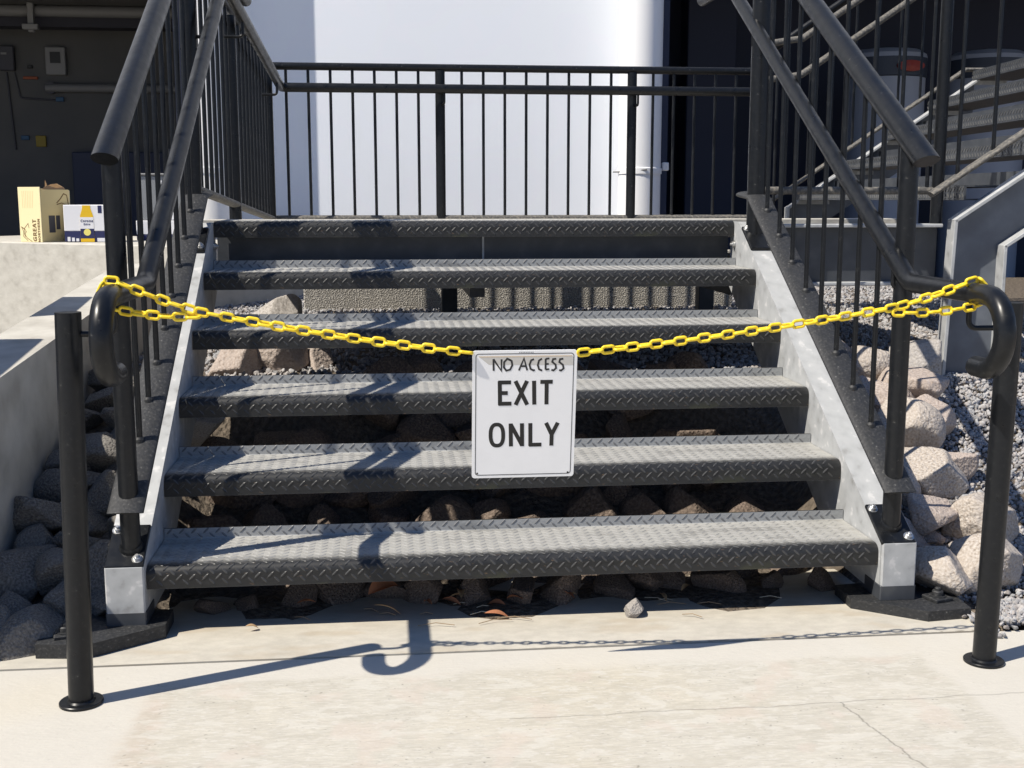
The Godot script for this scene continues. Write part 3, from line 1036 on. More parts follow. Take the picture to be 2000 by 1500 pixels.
# ------------------------------------------------------------------ the second flight, going up to the right
func second_stairs() -> void:
	var ang := .087
	var a := Vector3(cos(ang), 0, sin(ang))      # way up, level
	var d := Vector3(sin(ang), 0, -cos(ang))     # from the near stringer to the far one
	var nf := Vector3(2.86, LAND, -1.42)
	var wd := 2.62
	var sl := .68
	var t := thing("upper_staircase", "second steel staircase climbing to the right behind the balustrade", "staircase", nf)
	var run := 1.12
	var going := .262
	var rise := going * sl
	for k in 2:
		var o := nf + d * (wd * k)
		var f := M.new()
		# web
		var prof := PackedVector2Array([Vector2(0, .0), Vector2(run, run * sl), Vector2(run, run * sl - .24), Vector2(.2, -.1), Vector2(.2, -.62), Vector2(-.02, -.66)]) if k == 0 else PackedVector2Array([Vector2(0, -.1), Vector2(0, .03), Vector2(run, run * sl + .03), Vector2(run, run * sl - .21), Vector2(.15, -.12)])
		f.prism(prof, o, a, Vector3.UP, -.01)
		part("stringer", t, f, mt("shade_darkened_blue"))
		var edge := [Vector2(-.02, -.66), Vector2(0, 0), Vector2(run, run * sl)] if k == 0 else [Vector2(0, -.1), Vector2(0, .03), Vector2(run, run * sl + .03)]
		for e in 2:
			f = M.new()
			var p: Vector2 = edge[e]
			var q: Vector2 = edge[e + 1]
			var c3 := o + a * ((p.x + q.x) / 2) + Vector3.UP * ((p.y + q.y) / 2) - d * .03
			var dir := (a * (q.x - p.x) + Vector3.UP * (q.y - p.y))
			var ln := dir.length()
			dir = dir.normalized()
			f.box(c3, Vector3(ln + .012, .014, .075), Basis(dir, d.cross(dir).normalized() * -1.0, dir.cross(d.cross(dir) * -1.0).normalized()), .002)
			part("flange", t, f, mt("grey_paint"))
		if k == 0:
			for pq in [[Vector2(.2, -.1), Vector2(run, run * sl - .24)], [Vector2(.2, -.62), Vector2(.2, -.1)]]:
				f = M.new()
				var p: Vector2 = pq[0]
				var q: Vector2 = pq[1]
				var c3 := o + a * ((p.x + q.x) / 2) + Vector3.UP * ((p.y + q.y) / 2) - d * .03
				var dir := (a * (q.x - p.x) + Vector3.UP * (q.y - p.y))
				var ln := dir.length()
				dir = dir.normalized()
				var up := a.cross(d).normalized()
				var nrm := dir.cross(d).normalized()
				f.box(c3, Vector3(ln + .01, .014, .075), Basis(dir, nrm, dir.cross(nrm)), .002)
				part("flange", t, f, mt("grey_paint"))
	# treads with toothed nosings
	for i in 5:
		var m := M.new()
		var c := nf + a * (.06 + going * i) + d * (wd / 2) + Vector3.UP * (rise * (i + .75))
		var bs := Basis(a, Vector3.UP, a.cross(Vector3.UP))
		m.box(c + a * .12, Vector3(.25, .006, wd - .03), bs)
		m.box(c - Vector3.UP * .026, Vector3(.008, .055, wd - .03), bs)
		m.box(c + a * .236 + Vector3.UP * .03, Vector3(.006, .06, wd - .03), bs)
		m.box(c + a * .12 - Vector3.UP * .052, Vector3(.236, .006, wd - .04), bs)
		var tr := part("tread", t, m, mt("dark_grey_paint"))
		var l := M.new()
		var nl := int(wd / .03)
		for j in nl:
			var q := c - a * .0045 + d * (-wd / 2 + .03 + j * .03)
			for yy in [-.012, -.038]:
				var up2 := (Vector3.UP + d * (.8 if yy < -.02 else -.8)).normalized()
				l.box(q + Vector3.UP * yy, Vector3(.003, .02, .006), Basis(a, up2, a.cross(up2)))
			for zz in [.03, .09]:
				l.box(c + a * zz + d * (-wd / 2 + .03 + j * .03) + Vector3.UP * .0035, Vector3(.02, .003, .006), bs)
		var lp := kid("lug_pattern", tr, l.mesh(), mt("lug_steel"), Vector3.ZERO, true)
		# end bracket
		m = M.new()
		m.box(c + a * .1 + d * (wd / 2 - .02) - Vector3.UP * .04, Vector3(.2, .08, .008), bs)
		part("tread_bracket", t, m, mt("grey_paint"))
	# far handrails
	var of := nf + d * wd
	for k in 2:
		var m := M.new()
		var y0 := .82 if k == 0 else 1.03
		m.tube(PackedVector3Array([of + a * -.15 + Vector3.UP * (y0 - .03) - d * .06, of + a * .05 + Vector3.UP * y0 - d * .06, of + a * 1.05 + Vector3.UP * (y0 + 1.0 * sl) - d * .06, of + a * 2.2 + Vector3.UP * (y0 + 1.0 * sl) - d * .06]), .02, 10)
		part("handrail", t, m, mt("dusty_bar"))
	# balustrades on both stringers
	for k in 2:
		var o := nf + d * (wd * k) + (d * .05 if k else d * -.045)
		var bt := thing("upper_stair_balustrade", "black bars and dusty flat rail along the %s side of the second staircase" % ("far" if k else "near"), "railing", o)
		var m := M.new()
		var y0 := .1 if k == 0 else .06
		var top_l := 1.08 if k else 1.9
		var pts := [o + a * -.1 + Vector3.UP * y0, o + a * top_l + Vector3.UP * (y0 + (top_l + .1) * sl)]
		if k:
			pts.append(o + a * 2.4 + Vector3.UP * (y0 + (top_l + .1) * sl))
		m.tube(PackedVector3Array(pts), .032, 12, .4, d)
		part("bottom_rail", bt, m, mt("dusty_bar"))
		m = M.new()
		m.tube(PackedVector3Array([o + a * -.1 + Vector3.UP * (y0 + .92), o + a * 1.9 + Vector3.UP * (y0 + .92 + 2.0 * sl)]), .0215, 12)
		part("top_rail", bt, m, mt("black_paint"))
		var b := []
		for j in (8 if k else 14):
			var xx := .0 + j * .135
			b.append(o + a * xx + Vector3.UP * (y0 + (xx + .1) * sl))
		balusters(bt, b, .92, .0082, "black_paint")
		if k == 0:
			part("post", bt, bar(o + a * .57 + Vector3.UP * (.57 * sl - .02), o + a * .57 + Vector3.UP * (y0 + .92 + .67 * sl), .027, 14), mt("black_paint"))


# ------------------------------------------------------------------ chain and sign
func link_mesh() -> ArrayMesh:
	var m := M.new()
	var p := PackedVector3Array()
	var hl := .0112
	var hw := .0079
	for k in 9:
		var a := -PI / 2 + PI * k / 8.0
		p.append(Vector3(hl * .55 + cos(a) * hw * .85 + hl * .12, sin(a) * hw, 0))
	for k in 9:
		var a := PI / 2 + PI * k / 8.0
		p.append(Vector3(-hl * .55 + cos(a) * hw * .85 - hl * .12, sin(a) * hw, 0))
	m.tube(p, .0039, 8, 1.0, Vector3.BACK, false, true)
	return m.mesh()

func chain_and_sign() -> void:
	var t := thing("plastic_chain", "yellow plastic chain hung across the stairs between the two handrail loops", "chain", Vector3(1.0, .85, .42))
	var lm := link_mesh()
	var pitch := .0283
	var jl := Vector3(.222, .9, .42)
	var jr := Vector3(1.832, .894, .425)
	var hl := Vector3(.832, .8, .434)
	var hr := Vector3(1.074, .797, .434)
	var runs := []
	for e in [[jl, hl], [hr, jr]]:
		var p := PackedVector3Array()
		for k in 25:
			var u := k / 24.0
			p.append((e[0] as Vector3).lerp(e[1], u) - Vector3(0, .03 * u * (1 - u), 0))
		runs.append(p)
	for s in [0, 1]:
		var c := Vector3(.05, .937, .42) if s == 0 else Vector3(2.02, .925, .425)
		var j := jl if s == 0 else jr
		var sg := -1.0 if s == 0 else 1.0
		var p := PackedVector3Array([j])
		for k in 11:
			var a := PI / 2 - PI * k / 10.0
			p.append(c + Vector3(sg * cos(a) * .031, sin(a) * .031, 0))
		p.append(j - Vector3(0, .012, 0) - Vector3(sg * .01, 0, 0))
		# fill in, with a little slack in the lower strand
		var q := PackedVector3Array()
		for k in p.size() - 1:
			var n := 8 if p[k].distance_to(p[k + 1]) > .05 else 1
			for i in n:
				var u := float(i) / n
				var sag := .012 * u * (1 - u) * (1.0 if k < 3 else 2.2) if n > 1 else 0.0
				q.append(p[k].lerp(p[k + 1], u) - Vector3(0, sag, 0))
		q.append(p[p.size() - 1])
		runs.append(q)
	var count := 0
	for p in runs:
		var len := PackedFloat32Array([0.0])
		for i in range(1, p.size()):
			len.append(len[i - 1] + p[i].distance_to(p[i - 1]))
		var n := int(round(len[len.size() - 1] / pitch))
		var step := len[len.size() - 1] / n
		for k in n:
			var s := (k + .5) * step
			var i := 0
			while i < p.size() - 2 and len[i + 1] < s:
				i += 1
			var u := (s - len[i]) / maxf(1e-6, len[i + 1] - len[i])
			var at: Vector3 = p[i].lerp(p[i + 1], u)
			var i0 := maxi(0, i - 1)
			var i1 := mini(p.size() - 1, i + 2)
			var tg: Vector3 = (p[i1] - p[i0]).normalized()
			var z := Vector3.BACK
			var roll := (PI / 2 if k % 2 else 0.0) + rng.randf_range(-.22, .22) + .1
			var y := z.cross(tg).normalized()
			z = tg.cross(y)
			var b := Basis(tg, y, z).rotated(tg, roll)
			var o := kid("link", t, lm, mt("yellow_plastic"), at)
			o.basis = b
			count += 1
	# the sign: a plate that hangs with its foot swung back
	var c := Vector3(.953, .652, .412)
	var up := Vector3(0, .3, .045).normalized()
	var rt := Vector3(1, -.014, 0).normalized()
	rt = (rt - up * rt.dot(up)).normalized()
	var fn := rt.cross(up)
	var st := thing("exit_sign", "white sign reading EXIT ONLY hanging from the middle of the yellow chain", "sign", c)
	var m := M.new()
	var outline := PackedVector2Array()
	for q in [[1, 1], [-1, 1], [-1, -1], [1, -1]]:
		for k in 6:
			var a: float = [0.0, PI / 2, PI, PI * 1.5][[[1, 1], [-1, 1], [-1, -1], [1, -1]].find(q)] + PI / 2 * k / 5.0
			outline.append(Vector2(q[0] * (.12 - .007) + cos(a) * .007, q[1] * (.1545 - .007) + sin(a) * .007))
	m.prism(outline, c - fn * .0015, rt, up, .003)
	part("board", st, m, mt("sign_white"))
	var o := c + fn * .0015
	var sp := func(px: float, py: float) -> Vector2:      # measured on the sign's face
		var q := (py - 187.0) / 1118.0
		var l := 285.0 - 20.0 * q
		var r := 1170.0 - 44.0 * q
		return Vector2((px - l) / (r - l) * .24 - .12, .1545 - .309 * q)
	m = M.new()
	var frame := PackedVector2Array()
	for p in outline:
		frame.append(Vector2(p.x * (.112 / .12), p.y * (.147 / .1545)))
	m.ribbon(frame, .0016, o, rt, up, .0003, true)
	part("border_line", st, m, mt("sign_black"))
	m = M.new()
	var tape := PackedVector2Array([sp.call(345, 242), sp.call(1132, 242), sp.call(1130, 318), sp.call(420, 306)])
	m.prism(tape, o, rt, up, .0002)
	part("tape_strip", st, m, mt("tape_grey"))
	m = M.new()
	m.prism(PackedVector2Array([sp.call(335, 232), sp.call(1125, 232), sp.call(1125, 243), sp.call(342, 243)]), o, rt, up, .00035)
	part("tape_edge", st, m, mt("tape_tan"))
	m = M.new()
	for k in 9:
		m.ribbon(PackedVector2Array([sp.call(676 + 14 * k, 203), sp.call(676 + 14 * k + 9, 203)]), .0012, o, rt, up, .0002)
	part("small_print", st, m, mt("sign_black"))
	var letters := {
		"E": [[[510, 449], [510, 656]], [[497, 460], [605, 460]], [[510, 552], [576, 552]], [[497, 645], [606, 645]]],
		"X": [[[642, 449], [739, 657]], [[740, 449], [641, 657]]],
		"I": [[[799, 449], [799, 657]]],
		"T": [[[906, 449], [902, 657]], [[852, 460], [957, 460]]],
		"N": [[[598, 820], [598, 1024]], [[598, 828], [692, 1016]], [[693, 820], [692, 1024]]],
		"L": [[[764, 820], [762, 1024]], [[752, 1013], [856, 1013]]],
		"Y": [[[897, 820], [944, 925]], [[997, 820], [944, 925]], [[944, 918], [940, 1024]]],
	}
	for key in letters:
		m = M.new()
		var lift := .0003
		for stroke in letters[key]:
			var ps := PackedVector2Array()
			for p in stroke:
				ps.append(sp.call(p[0], p[1]))
			m.ribbon(ps, .0094, o, rt, up, lift)
			lift += .00006
		part("letter", st, m, mt("sign_black"))
	m = M.new()
	var oval := PackedVector2Array()
	for k in 32:
		var a := TAU * k / 32
		var ca := cos(a)
		var sa := sin(a)
		oval.append(sp.call(481 + signf(ca) * pow(absf(ca), .8) * 53, 921 + signf(sa) * pow(absf(sa), .8) * 94))
	m.ribbon(oval, .009, o, rt, up, .0003, true)
	part("letter", st, m, mt("sign_black"))
	var hand := [
		[[[460, 358], [459, 258]], [[459, 258], [524, 358], [527, 260]]],
		[[[600, 268], [575, 256], [549, 285], [546, 330], [566, 358], [598, 350], [617, 312], [612, 276], [592, 262]]],
		[[[672, 358], [716, 256], [742, 358]], [[686, 322], [732, 322]]],
		[[[800, 262], [776, 272], [762, 310], [770, 346], [796, 360], [806, 354]]],
		[[[868, 258], [842, 276], [832, 315], [842, 350], [868, 362]]],
		[[[899, 260], [897, 354]], [[899, 262], [930, 258]], [[898, 308], [924, 304]], [[897, 354], [928, 350]]],
		[[[988, 262], [962, 264], [954, 288], [982, 312], [986, 342], [964, 362], [946, 356]]],
		[[[1048, 262], [1020, 266], [1014, 290], [1044, 314], [1050, 346], [1028, 364], [1012, 358]]],
	]
	for hl2 in hand:
		m = M.new()
		var lift := .0004
		for stroke in hl2:
			var ps := PackedVector2Array()
			for p in stroke:
				ps.append(sp.call(p[0], p[1]))
			m.ribbon(ps, .0044, o, rt, up, lift)
			lift += .00005
		part("handwritten_letter", st, m, mt("marker_ink"))
	for p in [[311, 1262], [1077, 1268]]:
		m = M.new()
		var h: Vector2 = sp.call(p[0], p[1])
		m.lathe(PackedVector2Array([Vector2(.0022, 0), Vector2(.0022, .0004), Vector2(0, .0004)]), o + rt * h.x + up * h.y, 12, fn)
		part("rivet_hole", st, m, mt("sign_black"))


# ------------------------------------------------------------------ ground
func ground() -> void:
	var m := M.new()
	# pavement in front: the slab in view, then the rest of the paving round it
	m.quad(Vector3(-1.2, 0, 2.409), Vector3(3.2, 0, 2.409), Vector3(3.2, 0, .209), Vector3(-1.2, 0, .209), Vector2(0, 1), Vector2(1, 1), Vector2(1, 0), Vector2(0, 0))
	m.quad(Vector3(-1.2, -.12, .209), Vector3(-1.2, 0, .209), Vector3(3.2, 0, .209), Vector3(3.2, -.12, .209))
	struct("pavement_slab", m, mt("slab"))
	m = M.new()
	m.quad(Vector3(-40, -.002, 40), Vector3(40, -.002, 40), Vector3(40, -.002, 2.415), Vector3(-40, -.002, 2.415))
	m.quad(Vector3(3.206, -.002, 2.415), Vector3(40, -.002, 2.415), Vector3(40, -.002, .209), Vector3(3.206, -.002, .209))
	m.quad(Vector3(-40, -.002, 2.415), Vector3(-1.206, -.002, 2.415), Vector3(-1.206, -.002, .209), Vector3(-40, -.002, .209))
	struct("pavement", m, mt("pavement"))
	m = M.new()
	var xs := [-1.2, 2.26]
	m.quad(Vector3(xs[0], .002, .202), Vector3(xs[1], .002, .202), Vector3(xs[1], .002, -.5), Vector3(xs[0], .002, -.5), Vector2(0, 1), Vector2(.786, 1), Vector2(.786, 0), Vector2(0, 0))
	m.quad(Vector3(xs[0], -.1, .202), Vector3(xs[1], -.1, .202), Vector3(xs[1], .002, .202), Vector3(xs[0], .002, .202))
	m.quad(Vector3(xs[1], -.1, .202), Vector3(xs[1], -.1, -.5), Vector3(xs[1], .002, -.5), Vector3(xs[1], .002, .202))
	struct("pavement_edge_strip", m, mt("slab_strip"))
	m = M.new()
	m.quad(Vector3(-1.2, -.012, .22), Vector3(2.3, -.012, .22), Vector3(2.3, -.012, .19), Vector3(-1.2, -.012, .19))
	struct("pavement_joint", m, mt("joint_filler"))
	# ground: one sheet to the horizon, finely meshed near the stairs
	m = M.new()
	var gx := []
	var gz := []
	for x in [-400.0, -60.0, -12.0, -5.0]:
		gx.append(x)
	for k in 66:
		gx.append(-2.6 + k * .11)
	for x in [7.0, 12.0, 60.0, 400.0]:
		gx.append(x)
	for z in [400.0, 60.0, 8.0, 1.0]:
		gz.append(z)
	for k in 64:
		gz.append(.22 - k * .11)
	for z in [-9.5, -14.0, -60.0, -400.0]:
		gz.append(z)
	var f := noise(300, 1.6, 4)
	var hh := []
	for z in gz:
		for x in gx:
			var y := ground_h(x, z) - (.05 if z > .17 else 0.0)
			if absf(x) < 8 and z < .1 and z > -7:
				y += f.get_noise_2d(x, z) * .02
			hh.append(Vector3(x, y, z))
	var nx := gx.size()
	for j in gz.size():
		for i in nx:
			var p: Vector3 = hh[j * nx + i]
			var dx: Vector3 = hh[j * nx + mini(i + 1, nx - 1)] - hh[j * nx + maxi(i - 1, 0)]
			var dz: Vector3 = hh[mini(j + 1, gz.size() - 1) * nx + i] - hh[maxi(j - 1, 0) * nx + i]
			m.vert(p, dx.cross(dz).normalized())
	for j in gz.size() - 1:
		for i in nx - 1:
			var a := j * nx + i
			m.t3(a, a + 1, a + nx + 1); m.t3(a, a + nx + 1, a + nx)
	struct("ground", m, mt("earth"))

func pebble_field(called: String, label: String, sd: int, count: int, place: Callable, sz0: float, sz1: float) -> void:
	var r := RandomNumberGenerator.new()
	r.seed = sd
	var mm := MultiMesh.new()
	mm.transform_format = MultiMesh.TRANSFORM_3D
	mm.use_colors = true
	mm.mesh = boulder(sd + 5, 2, 10, .05, Vector3(1.15, .8, .95))
	mm.instance_count = count
	for k in count:
		var p: Vector3 = place.call(r)
		var s := r.randf_range(sz0, sz1) * .5
		var b := Basis.from_euler(Vector3(r.randf() * TAU, r.randf() * TAU, r.randf() * TAU)) * Basis.from_scale(Vector3(s, s * r.randf_range(.6, 1.0), s))
		mm.set_instance_transform(k, Transform3D(b, p))
		var g := .2 + .2 * pow(r.randf(), .8)
		var w := r.randf_range(-.005, .03)
		mm.set_instance_color(k, Color(g + w, g, g - w * .8 + .005))
	var o := MultiMeshInstance3D.new()
	o.name = numbered(called)
	o.multimesh = mm
	o.material_override = mt("pebble")
	add_child(o)
	o.set_meta("kind", "stuff")
	tag(o, label, "gravel")

func gravel() -> void:
	pebble_field("gravel", "loose grey gravel filling the bed right of the stairs around the pale boulders", 400, 28500, func(r: RandomNumberGenerator) -> Vector3:
		var x := 2.14 + 1.9 * pow(r.randf(), 1.2)
		var z := lerpf(.16, -1.75, r.randf())
		if x < 2.3 and z > -.02:
			x += .17
		return Vector3(x, maxf(ground_h(x, z), -.005) + r.randf_range(.0, .012), z), .011, .022)
	pebble_field("gravel", "loose grey gravel on the level ground under and behind the landing", 420, 32000, func(r: RandomNumberGenerator) -> Vector3:
		var x := lerpf(-.9, 4.6, r.randf())
		var z := lerpf(-1.5, -5.75, r.randf())
		return Vector3(x, ground_h(x, z) + r.randf_range(.0, .012), z), .015, .028)
	pebble_field("gravel", "few stray pebbles on the paving's edge behind the right handrail post", 440, 60, func(r: RandomNumberGenerator) -> Vector3:
		var q := r.randf()
		return Vector3(2.19 + .3 * r.randf(), .008 + .006 * r.randf(), .1 + .17 * q * q), .014, .026)

func rocks() -> void:
	for k in 14:
		boulders.append(boulder(500 + k, 4, 8 + k % 4, .024, Vector3(1.1 + .12 * (k % 3), .78 + .06 * (k % 4), .95)))
	var gh := func(x: float, z: float, up: float) -> Vector3: return Vector3(x, ground_h(x, z) + up, z)
	# the sunlit ones on the right, each where it lies
	var right := [
		[2.235, -.11, .03, .2, "largest pinkish boulder beside the right stringer foot, partly behind the right post"],
		[2.40, -.13, .03, .22, "tan boulder just right of the right handrail post near the gravel"],
		[2.33, -.36, .06, .17, "angular boulder crossed by the balustrade shadow above the pinkish one"],
		[2.47, -.3, .05, .2, "flat-topped boulder left behind the right handrail post at mid height"],
		[2.4, -.58, .06, .2, "pale square-faced boulder right of the lower rail's end"],
		[2.28, -.55, .04, .17, "boulder tucked behind the right balustrade post"],
		[2.54, -.66, .05, .15, "small pale boulder lying on the gravel right of the square-faced one"],
		[2.44, -.85, .06, .21, "tan boulder seen right of the balustrade post halfway up"],
		[2.58, -.93, .06, .17, "elongated pale boulder at the edge of the grey gravel"],
		[2.30, -.82, .04, .18, "boulder seen between the two lowest right balusters"],
		[2.61, -1.12, .08, .24, "big rounded brown boulder with a dark shaded right side"],
		[2.46, -1.1, .06, .19, "tan boulder below the chain between balusters and post"],
		[2.70, -1.3, .08, .22, "wedge-shaped boulder leaning against the second staircase's leg"],
		[2.52, -1.32, .08, .2, "upright pale boulder just left of the balustrade post under the beam"],
		[2.33, -1.08, .05, .19, "boulder behind the third baluster from the bottom on the right"],
		[2.36, -1.36, .06, .2, "boulder under the right end of the landing beam"],
		[2.22, -.33, .02, .16, "dark shaded boulder squeezed against the right stringer"],
		[2.45, -1.65, .06, .22, "pale boulder on the gravel below the beam, seen between balusters"],
	]
	for q in right:
		rock(gh.call(q[0], q[1], q[2]), q[3] * 1.12, q[4])
	var rr := RandomNumberGenerator.new()
	rr.seed = 31
	for k in 9:
		var z := -.15 - k * .15
		var x := 2.17 + rr.randf() * .13 + .12 * (k % 3)
		rock(gh.call(x, z, .02), rr.randf_range(.07, .13), "small brown-grey stone packed between the larger boulders right of the stringer", "filler stones in the right bed")
	for q in [[.02, .47, -1.8, .26, "pale pinkish stone lit by the sun leftmost between the third and fourth steps"], [.19, .48, -1.86, .3, "pale broken stone right of the pinkish one between the third and fourth steps"], [.36, .45, -1.9, .2, "small pale stone with a shaded side between the third and fourth steps"], [.0, .36, -1.02, .15, "tan stone lit in the left corner between the second and third steps"], [.08, .53, -2.9, .34, "pale stone against the left end of the pebbly wall"], [-.16, .53, -2.7, .32, "brownish stone far left in the gap under the fifth step"], [-.02, .48, -2.5, .2, "small flat pale stone in front of the two far stones under the fifth step"]]:
		rock(Vector3(q[0], q[1], q[2]), q[3], q[4])
	rock(Vector3(1.31, .022, -.012), .06, "white broken stone lying in the sun below the bottom step", "", 3)
	# left bed, in the wall's shade
	var left := []
	for j in 11:
		for i in 3:
			if i == 2 and j < 1:
				continue
			left.append([-.39 + i * .115 + rr.randf_range(-.03, .03) + (.03 if j % 2 else 0.0), .04 - j * .14 + rr.randf_range(-.04, .04), rr.randf_range(.02, .06), rr.randf_range(.14, .2)])
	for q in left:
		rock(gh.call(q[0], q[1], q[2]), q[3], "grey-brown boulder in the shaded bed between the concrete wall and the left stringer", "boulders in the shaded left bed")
	# under the treads
	var r := RandomNumberGenerator.new()
	r.seed = 77
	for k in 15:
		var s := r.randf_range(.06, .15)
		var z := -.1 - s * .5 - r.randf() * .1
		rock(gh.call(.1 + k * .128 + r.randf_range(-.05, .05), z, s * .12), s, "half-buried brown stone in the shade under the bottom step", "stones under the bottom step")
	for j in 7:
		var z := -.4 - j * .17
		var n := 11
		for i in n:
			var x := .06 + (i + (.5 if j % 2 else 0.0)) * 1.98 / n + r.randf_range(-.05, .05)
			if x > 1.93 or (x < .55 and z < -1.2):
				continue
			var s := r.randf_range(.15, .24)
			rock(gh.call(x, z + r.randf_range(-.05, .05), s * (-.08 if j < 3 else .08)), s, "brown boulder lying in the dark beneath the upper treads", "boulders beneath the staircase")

func litter() -> void:
	var r := RandomNumberGenerator.new()
	r.seed = 9
	var leaf := func(called: String, at: Vector3, len: float, wid: float, yaw: float, mat: String, label: String, group: String) -> void:
		var m := M.new()
		var b := Basis.from_euler(Vector3(r.randf_range(-.3, .3), yaw, r.randf_range(-.35, .35)))
		var k := 9
		for i in k:
			var u0 := float(i) / k
			var u1 := float(i + 1) / k
			for s in [-1.0, 1.0]:
				var f := func(u: float, e: float) -> Vector3:
					var w := wid * .5 * pow(sin(PI * clampf(u, .001, .999)), .8)
					return at + b * Vector3((u - .5) * len, .1 * len * sin(PI * u) + absf(e) * w * .55, e * w)
				if s > 0:
					m.quad(f.call(u0, 0), f.call(u0, 1), f.call(u1, 1), f.call(u1, 0))
				else:
					m.quad(f.call(u0, -1), f.call(u0, 0), f.call(u1, 0), f.call(u1, -1))
		single(called, m, mt(mat), label, "leaf", group)
	leaf.call("dry_leaf", Vector3(.93, .012, -.02), .075, .02, .05, "leaf_rust", "reddish curled dry leaf at the sunlit edge below the bottom step", "")
	leaf.call("dry_leaf", Vector3(.62, .07, -.1), .1, .06, .6, "leaf_rust", "large crumpled rust-brown leaf in the dark below the bottom step", "")
	leaf.call("dry_leaf", Vector3(.27, .012, .0), .04, .014, .4, "leaf_tan", "small tan leaf on the strip near the left anchor plate", "")
	leaf.call("dry_leaf", Vector3(2.2, .02, .24), .05, .03, 1.0, "leaf_tan", "tan leaf caught in the gravel behind the right handrail post", "")
	for k in 12:
		leaf.call("dry_leaf", Vector3(r.randf_range(.35, 1.5), .012 + .02 * r.randf(), r.randf_range(-.16, -.05)), r.randf_range(.05, .1), r.randf_range(.012, .025), r.randf() * TAU, "leaf_tan" if k % 2 else "leaf_rust", "narrow dry leaf among the litter below the bottom step", "leaf litter below the bottom step")
	for k in 16:
		var m := M.new()
		var p := Vector3(r.randf_range(.3, 1.75), .008, r.randf_range(-.14, .03))
		var a := r.randf_range(-.5, .5)
		var l := r.randf_range(.03, .1)
		m.tube(PackedVector3Array([p, p + Vector3(cos(a) * l * .5, .004, sin(a) * l * .5), p + Vector3(cos(a + .2) * l, .001, sin(a + .2) * l)]), .0012, 5)
		single("twig", m, mt("straw" if k % 3 == 0 else "twig"), "thin dry twig on the concrete strip below the bottom step", "twig", "twigs below the bottom step")


